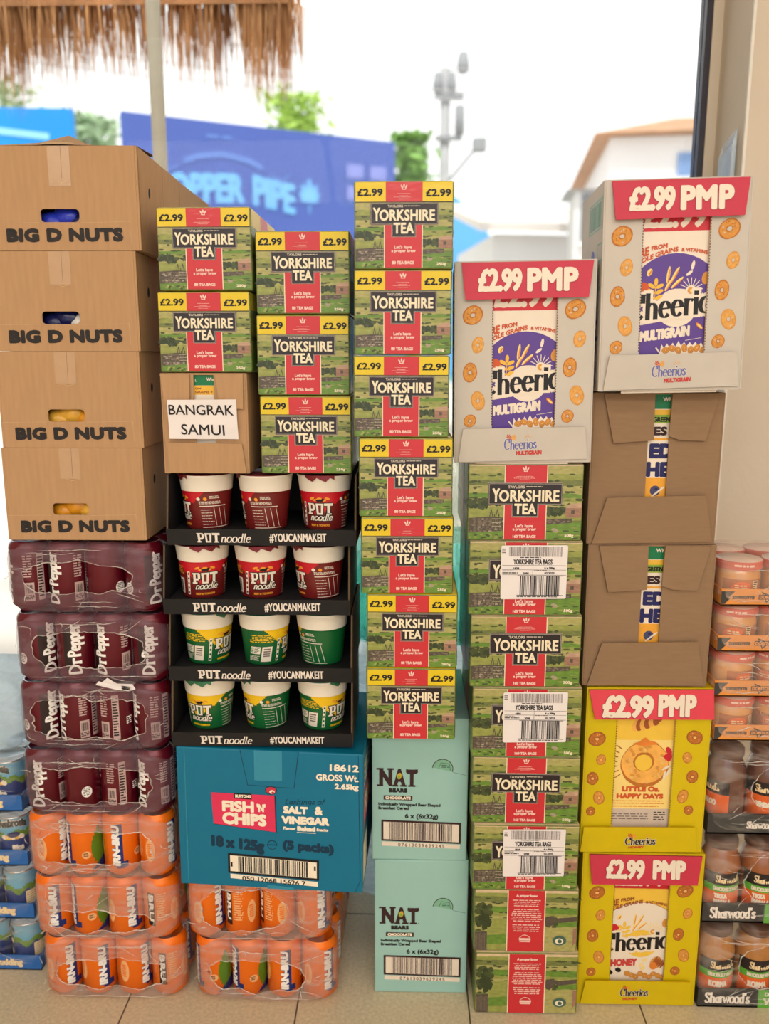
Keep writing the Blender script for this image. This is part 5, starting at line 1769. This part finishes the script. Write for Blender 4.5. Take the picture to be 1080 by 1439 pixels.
def pot_word(a, x0, y0, x1, y1, mat, layer, hole, grow=0):
    """block capitals with a cup for the O"""
    w = (x1 - x0)
    def X(t): return x0 + w * t
    h = y1 - y0
    def Y(t): return y0 + h * t
    g = grow
    def P(pts):
        cx = sum(p[0] for p in pts) / len(pts); cy = sum(p[1] for p in pts) / len(pts)
        a.poly([(X(px) + (g if px > cx else -g), Y(py) + (g if py > cy else -g)) for px, py in pts], mat, layer)
    P([(.02, 0), (.12, 0), (.13, 1), (.03, 1)])
    P([(-.02, 0), (.25, 0), (.28, .12), (-.02, .14)]); P([(.20, .04), (.30, .10), (.30, .55), (.21, .60)]); P([(.08, .50), (.29, .48), (.24, .68), (.08, .70)]); P([(-.01, .86), (.19, .86), (.19, 1), (-.01, 1)])
    P([(.34, 0), (.66, 0), (.62, 1), (.38, 1)])
    a.poly([(X(.44), Y(.16)), (X(.56), Y(.16)), (X(.545), Y(.84)), (X(.455), Y(.84))], hole, layer + 1)
    P([(.68, -.02), (1.02, -.02), (1.02, .2), (.68, .2)]); P([(.80, .1), (.92, .1), (.90, 1), (.79, 1)]); P([(.74, .88), (.96, .88), (.96, 1), (.74, 1)])

def pot(flavour):
    base, swoosh = ('pot_brown', 'pot_red') if flavour == 'beef' else ('pot_green', 'pot_yellow')
    seg = 96
    prof = POT_PROF[:3]
    zs = [.001 + .078 * i / 26 for i in range(1, 27)]
    prof = prof + [(pot_r(z), z) for z in zs] + POT_PROF[4:]
    def mat(a, z):
        if z < .0025 or z > .0775:
            return 'pot_white'
        d = math.degrees(a)
        depth = .046 * max(0.0, 1 - (abs(d + 6) / 74.0) ** 1.25)
        if z > .0775 - depth:
            return swoosh
        return base
    m = MB()
    m.lathe(prof, mat, seg)
    a = Art(m, cyl_P(pot_r)); a.cut = (0, 4.0)
    a.L = .00014
    # flames and a dark bull / chick over the name
    for k in range(5):
        a.ell(-14 + 7 * k, -66 + (k % 2) * 3, 5, 2.4, 'pot_flame', 1, -20 + 10 * k, 9)
    a.ell(0, -62, 6.5, 2.8, 'black_ink', 2, 0, 12, wob=.2); a.ell(6, -64.5, 2.6, 2, 'black_ink', 2, 20, 8)
    for x in (-4, -1.5, 2, 4):
        a.line([(x, -60.5), (x + .6, -56)], 1.2, 'black_ink', 2)
    a.line([(-6, -63), (-9, -67)], .8, 'black_ink', 2)
    pot_word(a, -22, -56, 22, -33, 'black_ink', 3, base, grow=1.4)
    pot_word(a, -22, -56, 22, -33, 'pot_white', 5, base)
    script_noodle(a, -18, -35, 21, -21, 'black_ink', 3.6, 7, grow=.8)
    script_noodle(a, -18, -35, 21, -21, 'pot_white', 1.9, 8)
    a.text('BEEF & TOMATO' if flavour == 'beef' else 'CHICKEN & MUSHROOM', -17, -13, 17, -8.5, 'pot_flame' if flavour == 'beef' else 'pot_yellow', .35, 3)
    # badge strip, barcode, small print on the left of the name
    a.rect(-33, -58, -28, -8, 'pot_white', 3)
    for k in range(5):
        a.ell(-30.5, -53 + 10 * k, 1.7, 2.8, base, 4, 0, 8)
    a.rect(-60, -42, -42, -9, 'pot_white', 3, 3); a.barcode(-57, -39, -45, -12, 'ink', 4, 3, 12) if flavour == 'beef' else [a.rect(-57, y, -45, y + 3, 'ink_grey', 4) for y in (-38, -33, -28, -23)]
    a.rect(-82, -42, -63, -26, 'pot_white', 3, 3); a.fine(-81, -40, -64, -28, 5, base, 4, 3); a.fine(-82, -22, -62, -10, 5, 'pot_white', 3, 4)
    a.fine(-86, -68, -40, -50, 5, 'pot_yellow' if flavour != 'beef' else 'pot_flame', 3, 5, .5, True)
    # cooking steps and nutrition panel to its right
    for k, x in enumerate((40, 52, 66)):
        a.ell(x, -64, 3.4, 3.6, 'pot_flame' if k == 1 else 'pot_white', 3, 0, 9) if k < 2 else a.fine(x - 6, -70, x + 14, -64, 3, 'pot_white', 3, 2)
    a.fine(40, -59, 86, -53, 3, 'pot_white', 3, 6)
    for i in range(6):
        a.rect(40 + 8 * i, -50, 48 + 8 * i, -48.5, 'pot_white', 3); a.rect(40 + 8 * i, -6, 48 + 8 * i, -4.6, 'pot_white', 3)
    for y in (-42, -36, -30, -24, -18, -12):
        a.fine(41, y, 62, y + 2, 1, 'pot_white', 3, int(-y))
    for x in (64, 74, 84):
        a.rect(x, -46, x + .9, -8, 'pot_white', 3)
    root = empty('noodle_pot')
    m.obj('cup', root)
    m = MB()
    foil = 'pot_foil_red' if flavour == 'beef' else 'pot_foil_green'
    m.lathe([(.0494, .1118), (.0497, .1126), (.048, .1133), (0, .1132)], foil, 36)
    for k in range(7):                                            # crimped pull tab hanging over the rim
        t0, t1 = R(-30 + 9 * k), R(-21 + 9 * k)
        d0, d1 = .004 + .004 * (k % 3), .004 + .004 * ((k + 1) % 3)
        m.add([(.0498 * math.sin(t0), -.0498 * math.cos(t0), .1125), (.0498 * math.sin(t1), -.0498 * math.cos(t1), .1125),
               (.0503 * math.sin(t1), -.0503 * math.cos(t1), .1125 - d1), (.0503 * math.sin(t0), -.0503 * math.cos(t0), .1125 - d0)], foil)
    m.obj('foil_lid', root)
    return root

def noodle_tray():
    W, D, H = .330, .225, .1235
    root = empty('noodle_tray')
    m = MB(); m.box(-W / 2 + .004, W / 2 - .004, .007, D - .004, 0, .0225, 'tray_black'); m.obj('base', root)
    m = MB()
    lip = [(-W / 2 + .0005, -.004, .030), (W / 2 - .0005, -.004, .030), (W / 2 - .0005, .003, 0.0005), (-W / 2 + .0005, .003, 0.0005)]
    b = [(x, y + .003, z) for x, y, z in lip]
    m.mesh(lip + b, [(0, 1, 2, 3), (4, 5, 6, 7), (0, 1, 5, 4), (1, 2, 6, 5), (2, 3, 7, 6), (3, 0, 4, 7)], 'tray_black')
    a = Art(m, plane_P(lip[0], (W - .001, 0, 0), (0, .007, -.0295), (46, 314), (1030, 314), (46, 402), n=Vector((0, -.973, -.23))))
    a.L = .0002
    pot_word(a, 206, 334, 322, 386, 'tray_text', 2, 'tray_black')
    script_noodle(a, 326, 336, 482, 384, 'tray_text', 6.5, 2)
    a.text('#YOUCANMAKEIT', 582, 334, 878, 386, 'tray_text', 1.5, 2, rise=3, spacing=1.06)
    m.obj('front_lip', root)
    for s in (-1, 1):
        m = MB()
        x0, x1 = sorted((s * W / 2, s * (W / 2 - .003)))
        prof = [(.006, .001), (.002, .030), (.020, H - .002), (D, H - .002), (D, .001)]
        pts = [(x0, y, z) for y, z in prof] + [(x1, y, z) for y, z in prof]
        m.mesh(pts, [(0, 1, 2, 3, 4), (5, 6, 7, 8, 9)] + [(i, (i + 1) % 5, 5 + (i + 1) % 5, 5 + i) for i in range(5)], ['tray_side' if s < 0 else 'tray_black', 'tray_side' if s > 0 else 'tray_black'] + ['tray_side'] * 5)
        m.obj('side_panel', root)
    m = MB(); m.box(-W / 2 + .003, W / 2 - .003, D - .003, D, .004, H - .002, 'tray_black'); m.obj('back_panel', root)
    return root
tray0 = noodle_tray()
pots0 = {'beef': pot('beef'), 'green': pot('green')}
taken = set()
ROWS = [  # z, x, flavour, three turns (degrees), position words
    (.5490, -.2590, 'green', (-16, -58, 52), 'lowest tray'),
    (.6745, -.2585, 'green', (62, 88, -118), 'second lowest tray'),
    (.8000, -.2620, 'beef', (18, 14, -62), 'upper middle tray'),
    (.9255, -.2500, 'beef', (-62, -84, -8), 'highest tray')]
FACE = {('lowest tray', 0): 'yellow and green pot, name facing out', ('lowest tray', 1): 'green pot with the end of its name showing', ('lowest tray', 2): 'green pot, barcode and start of its name showing',
        ('second lowest tray', 0): 'green pot with barcode and yellow corner', ('second lowest tray', 1): 'green pot showing mostly small print and barcode', ('second lowest tray', 2): 'green pot showing its nutrition table',
        ('upper middle tray', 0): 'red and brown pot, name showing, nearest the drink packs', ('upper middle tray', 1): 'red and brown pot, name showing, centre of three', ('upper middle tray', 2): 'red and brown pot showing name end and nutrition table',
        ('highest tray', 0): 'red and brown pot with the end of its name showing', ('highest tray', 1): 'brown pot showing mostly its nutrition table', ('highest tray', 2): 'red and brown pot, whole name facing out'}
for r, (z, x, fl, turns, where) in enumerate(ROWS):
    t = tray0 if r == 0 else copy_tree(tray0)
    place(t, (x, -.002, z), (0, 0, R((.3, -.4, .2, -.3)[r])))
    tag(t, 'black cardboard noodle tray, %s' % ('lowest, resting on the blue snack case', 'second lowest, under the mostly green pots', 'third from the bottom, below the highest tray', 'highest, its pots carrying brown case and tea')[r], 'tray', 'black noodle trays')
    for k in range(3):
        p = pots0[fl] if fl not in taken else copy_tree(pots0[fl])
        taken.add(fl)
        place(p, (x - .1060 + .1060 * k, .058 + .003 * ((k + r) % 2), z + .0228), (0, 0, R(turns[k])))
        p.scale = (1, 1, .875)
        tag(p, FACE[(where, k)] + ', %s' % where, 'noodle pot', 'noodle pots')

# ------------------------------------------------------------------ jars in film at the right
def jar_proto(kind):
    root = empty('jar')
    m = MB()
    if kind == 'dip':
        prof = [(.030, 0), (.036, .004), (.0385, .012), (.0385, .046), (.036, .056), (.035, .058), (.035, .062), (0, .062)]
        rad = lambda z: .0385
        m.lathe(prof, 'cheese_dip', 36)
        a = Art(m, cyl_P(rad)); a.cut = (0, 4.0); a.L = .0002
        for i in range(10):
            a.rect(-40 + 8 * i, -42, -32 + 8 * i, -12, 'salsa', 1)
        a.ell(-8, -28, 17, 10, 'jar_orange', 2, -8); a.fine(-18, -32, 4, -24, 2, 'gold_text', 3, 9)
        a.rect(14, -40, 24, -14, 'gold_text', 2); a.fine(15, -38, 23, -16, 6, 'jar_label', 3, 3); a.rect(-40, -14, 40, -12.5, 'jar_label', 2, 8)
        m.obj('glass', root)
        m = MB(); m.lathe([(.0395, .0585), (.0405, .060), (.0405, .071), (.0395, .0735), (0, .0735)], lambda a_, z: 'lid_red' if z < .0730 else 'lid_glare_print', 36)
        b = Art(m, cyl_P(lambda z: .0405)); b.cut = (0, 4.0); b.L = .0002
        b.fine(-22, -69, 22, -65, 1, 'lid_glare_print', 1, 2, .9); m.obj('lid', root)
    else:
        col = {'korma': 'sauce_tan', 'tikka': 'sauce_brown', 'vindaloo': 'sauce_dark'}[kind]
        prof = [(.030, 0), (.035, .003), (.0365, .010), (.0365, .085), (.0375, .092), (.0375, .104), (.034, .120), (.028, .134), (.0265, .140), (0, .140)]
        def rad(z):
            return .0366 if z < .088 else .0375
        m.lathe(prof, col, 36)
        a = Art(m, cyl_P(rad)); a.cut = (0, 4.0); a.L = .0002
        top = -96
        for i in range(10):
            x0, x1 = -44 + 8.8 * i, -35.2 + 8.8 * i
            a.rect(x0, top, x1, top + 26, 'jar_label', 1)
            if kind != 'vindaloo':
                a.rect(x0, top + 26, x1, top + 40, 'jar_green', 1); a.rect(x0, top + 40, x1, -14, 'jar_orange', 1)
            else:
                a.rect(x0, top + 26, x1, -12, 'jar_orange', 1)
        a.nib("Sharwood's", -22, top + 5, 26, top + 20, 'gold_text', 2.6, 1.2, 3)
        if kind == 'korma':
            a.text('DELICIOUSLY VEGAN', -26, top + 29, 26, top + 37, 'cereal_cream', .5, 3); a.text('KORMA', -24, top + 46, 12, top + 60, 'cereal_cream', 1.0, 3)
        elif kind == 'tikka':
            a.text('DELICIOUSLY VEGAN', -26, top + 29, 26, top + 37, 'cereal_cream', .5, 3); a.text('TIKKA', -24, top + 43, 0, top + 53, 'cereal_cream', .9, 3); a.text('MASALA', -24, top + 55, 8, top + 65, 'cereal_cream', .9, 3)
        else:
            a.text('VINDALOO', -20, top + 38, 22, top + 50, 'cereal_cream', 1.0, 3)
        a.ell(24, -18, 11, 12, 'sauce_dark', 3, 0, 14); a.ell(24, -17, 8, 8, 'sauce_tan', 4, 0, 12); a.ell(22, -19, 3, 3, 'salsa', 5, 0, 8)
        m.obj('glass', root)
        m = MB(); m.lathe([(.029, .140), (.031, .141), (.031, .153), (.029, .156), (0, .156)], 'lid_dark', 32); m.obj('lid', root)
    return root

JP = {}
def jar_into(kind, parent, loc, rz):
    """a jar as one part of its tray pack, with the lid as its own piece"""
    if kind not in JP:
        JP[kind] = jar_proto(kind)
        root = JP[kind]
        ch = {c.name.split('.')[0]: c for c in COL.objects if c.parent == root}
        g, l = ch['glass'], ch['lid']
        bpy.data.objects.remove(root)
        g.name = 'jar'; l.parent = g
        JP[kind] = g
        g2 = g
    else:
        g2 = copy_tree(JP[kind])
    g2.parent = parent
    g2.location, g2.rotation_euler = loc, (0, 0, R(rz))
    return g2

def sauce_pack(kind, x, z, label, turns):
    W, D, H = .236, .16, .184
    root = empty('sauce_tray', (x, .026, z))
    tag(root, label, 'jar pack', 'shrink wrapped trays of curry sauce jars')
    m = MB()
    m.box(-W / 2, W / 2, 0, D, 0, .003, 'tray_charcoal')
    m.box(-W / 2, W / 2, 0, .003, .0, .040, 'tray_charcoal'); m.box(-W / 2, -W / 2 + .003, .003, D, .0, .040, 'tray_charcoal'); m.box(W / 2 - .003, W / 2, .003, D, .0, .040, 'tray_charcoal')
    a = Art(m, plane_P((-W / 2, 0, .040), (W, 0, 0), (0, 0, -.040), (0, 0), (236, 0), (0, 40)))
    a.L = .0002
    if kind == 'vindaloo':
        a.nib("Sharwood's", 72, 14, 124, 28, 'tray_text', 2.8, 1.2, 2)
    else:
        a.nib("Sharwood's", 14, 8, 100, 30, 'tray_text', 4.4, 1.8, 2)
        a.rect(116, 0, 236, 40, 'jar_green', 1); a.text('DELICIOUSLY', 128, 5, 190, 14, 'cereal_cream', .7, 2); a.text('VEGAN', 126, 18, 190, 33, 'cereal_cream', 1.2, 2)
    m.obj('tray', root)
    for i in range(3):
        jar_into(kind, root, (-.0765 + .0765 * i, .042, .0035), turns[i])
    f = film_pack(W + .006, .174, D + .012, (0.016, .006, .062, .048, 2.3), 'film_clear', 'film_edge', int(z * 100) + 3, strands=12)
    o = f.obj('shrink_film', root, (0, -.0055, .0005))
sauce_pack('korma', .692, .0005, 'tray of korma sauce jars on the floor, lowest of three', (6, 4, 0))
sauce_pack('tikka', .688, .1865, 'tray of tikka masala sauce jars, in the middle of three', (6, 0, 0))
sauce_pack('vindaloo', .684, .3725, 'tray of dark vindaloo sauce jars, beneath the orange dip trays', (-75, -14, 0))

def dip_pack(k, x, z, label, turns):
    W, D, H = .176, .18, .086
    root = empty('dip_tray', (x, .028, z))
    tag(root, label, 'jar pack', 'shrink wrapped orange trays of dip jars')
    m = MB()
    m.box(-W / 2, W / 2, 0, D, 0, .002, 'tray_orange')
    m.box(-W / 2, W / 2, 0, .002, .0, .030, 'tray_orange'); m.box(-W / 2, -W / 2 + .002, .002, D, .0, .030, 'tray_orange'); m.box(W / 2 - .002, W / 2, .002, D, .0, .030, 'tray_orange')
    a = Art(m, plane_P((-W / 2, 0, .030), (W, 0, 0), (0, 0, -.030), (118, 396), (690, 396), (118, 516)))
    a.L = .0002
    a.poly([(118, 412), (196, 412), (160, 460), (172, 462), (140, 506), (118, 506)], 'tray_charcoal', 2)
    a.text('200002978', 180, 444, 308, 470, 'ink', 1.6, 2)
    a.poly([(346, 414), (420, 452), (376, 496)], 'jar_label', 2); a.poly([(356, 430), (406, 454), (378, 482)], 'tray_orange', 3)
    a.rect(330, 436, 442, 470, 'jar_label', 4); a.text('DORITOS', 335, 441, 438, 466, 'tray_orange', 1.6, 5)
    a.text('TO', 530, 440, 562, 470, 'ink', 1.6, 2); a.fine(572, 440, 640, 470, 1, 'ink', 2, 7); a.fine(530, 424, 640, 436, 1, 'ink', 2, 3)
    m.obj('tray', root)
    for i in range(2):
        for j in range(2):
            jar_into('dip', root, (-.0435 + .0830 * i, .046 + .083 * j, .0025), turns[(i + j) % 2])
    f = film_pack(W + .005, .079, D + .010, None, 'film_haze', 'film_edge', k + 40, strands=8)
    f.obj('shrink_film', root, (0, -.0050, .0008))
    if k == 1:
        m = MB(); m.box(.028, .066, -.0078, -.0074, .004, .044, 'paper', bevel=.0001)
        a = Art(m, plane_P((.028, -.0078, .044), (.038, 0, 0), (0, 0, -.040), (0, 0), (38, 0), (0, 40)))
        a.fine(4, 4, 26, 8, 1, 'ink', 1, 8); a.fine(4, 10, 34, 22, 4, 'ink', 1, 3); a.barcode(4, 25, 34, 37, 'ink', 1, 3, 14)
        m.obj('stock_label', root)
for k, (x, z, lab) in enumerate(((.653, .5595, 'orange tray of dip jars, lowest of four, on the dark sauce jars'),
                                 (.647, .6450, 'orange tray of dip jars with a white stock label, second from the bottom'),
                                 (.646, .7305, 'orange tray of dip jars, second from the top of its stack'),
                                 (.646, .8160, 'orange tray of dip jars, topmost, bright light on its lids'))):
    dip_pack(k, x, z, lab, ((10, -20), (30, -40), (-10, 0), (0, 30))[k])

# ------------------------------------------------------------------ rice pudding tins far left
def tin_proto():
    m = MB()
    prof = [(.033, 0), (.0345, .002), (.0345, .004), (.0335, .006), (.0335, .094), (.0345, .096), (.0345, .099), (.0325, .099), (.032, .097), (0, .097)]
    def mat(a, z):
        if z < .005 or z > .095:
            return 'can_silver'
        w = .004 * math.sin(a * 3) + .003 * math.sin(a * 7)
        return 'can_sky' if z > .066 + w else 'field_d' if z > .054 + w else 'can_navy'
    zs = [(.0335, .006 + .088 * i / 24) for i in range(25)]
    m.lathe(prof[:3] + zs + prof[5:], mat, 48)
    a = Art(m, cyl_P(lambda z: .0336)); a.cut = (0, 4.0); a.L = .0002
    a.text('Ambrosia', -28, -92, 28, -74, 'cereal_cream', 2.6, 2, bend=lambda t: 5 * math.sin(PI * t)); a.text('Ambrosia', -28, -92, 28, -74, 'black_ink', 1.2, 3, bend=lambda t: 5 * math.sin(PI * t))
    for i in range(5):
        a.ell(-16 + 8 * i, -56, 7, 5, 'cereal_gold' if i % 2 else 'cereal_cream', 3, 10 * i, 9)
    a.ell(2, -62, 12, 6, 'navy_ink', 4)
    a.text('Rice', -2, -40, 20, -26, 'cereal_cream', 1.2, 3); a.text('Pudding', -8, -24, 24, -14, 'cereal_cream', .9, 3)
    for i in range(3):
        a.rect(66 + 9 * i, -52, 75 + 9 * i, -22, 'gold_text', 2)
    for y in (-48, -43, -38, -33, -28):
        a.fine(68, y, 91, y + 2, 1, 'ink_grey', 3, int(-y))
    return m.obj('tin')
tin0 = tin_proto()
tin_used = False
for k, (z, x, turns, lab) in enumerate(((.0005, -.856, (120, -74), 'blue tray of rice pudding tins on the floor, lowest of four behind orange packs'),
                                       (.1205, -.861, (120, -78), 'blue tray of rice pudding tins, second from the bottom, plain label panel showing'),
                                       (.2405, -.864, (40, 14), 'blue tray of rice pudding tins, third from the bottom, end of the cream name showing'),
                                       (.3605, -.866, (60, -22), 'topmost blue tray of rice pudding tins beneath the pale blue wrapped pack'))):
    root = empty('rice_pudding_tray', (x, .088, z))
    tag(root, lab, 'tin pack', 'blue trays of rice pudding tins')
    W, D = .216, .15
    m = MB()
    m.box(-W / 2, W / 2, 0, D, 0, .002, 'tray_blue'); m.box(-W / 2, W / 2, 0, .002, 0, .034, 'tray_blue'); m.box(-W / 2, -W / 2 + .002, .002, D, 0, .034, 'tray_blue'); m.box(W / 2 - .002, W / 2, .002, D, 0, .034, 'tray_blue')
    a = Art(m, plane_P((-W / 2, 0, .034), (W, 0, 0), (0, 0, -.034), (0, 0), (216, 0), (0, 34))); a.L = .0002
    a.text('Rice Pudding', 84, 8, 178, 28, 'gold_text', 1.4, 2)
    m.obj('tray', root)
    for i in range(3):
        for j in range(2):
            if (i, j) == (0, 1) or (i, j) == (1, 1):
                continue
            c = tin0 if not tin_used else tin0.copy()
            if tin_used:
                COL.objects.link(c)
            tin_used = True
            c.parent = root; c.location = (-.070 + .070 * i, .038 + .070 * j, .0025)
            c.rotation_euler = (0, 0, R(turns[1] if i == 2 else turns[0]))
    film_pack(W + .005, .114, D + .010, None, 'film_clear', 'film_edge', 60 + k, strands=6).obj('shrink_film', root, (0, -.005, .0008))

def wrapped_bale(name, loc, W, D, H, film, inner, seed, label):
    root = empty(name, loc)
    tag(root, label, 'wrapped pack', 'film wrapped packs by the window')
    m = MB()
    n = max(2, round(W / .075))
    for i in range(n):
        for j in range(max(1, int(D / .08))):
            m.lathe([(.024, .004), (.033, .012), (.033, H * .62), (.014, H * .86), (.014, H - .006), (0, H - .006)], inner, 18, (-W / 2 + W * (i + .5) / n, .042 + j * .078, 0))
    o = m.obj('bottles', root); o['kind'] = 'stuff'
    film_pack(W, H, D, None, film, 'film_edge', seed, strands=10).obj('shrink_film', root)
wrapped_bale('wrapped_pack', (-.862, .092, .4810), .22, .15, .155, 'film_blue', 'bottle_clear', 71, 'pale blue film wrapped pack on top of the rice pudding trays')
wrapped_bale('wrapped_pack', (.042, .325, .0008), .33, .21, .320, 'film_blue', 'bottle_clear', 72, 'blue film wrapped pack on the floor hidden behind the mint cases')
wrapped_bale('wrapped_pack', (.040, .325, .322), .33, .21, .300, 'film_blue', 'bottle_clear', 73, 'pale blue film wrapped pack glimpsed behind the lowest small tea carton')
wrapped_bale('wrapped_pack', (.042, .325, .623), .325, .21, .230, 'film_teal', 'bottle_teal', 74, 'teal film wrapped pack glimpsed behind the column of small tea cartons')
wrapped_bale('wrapped_pack', (.040, .325, .854), .33, .21, .215, 'film_cream', 'bottle_clear', 75, 'milky film wrapped pack, topmost behind the column of small tea cartons')
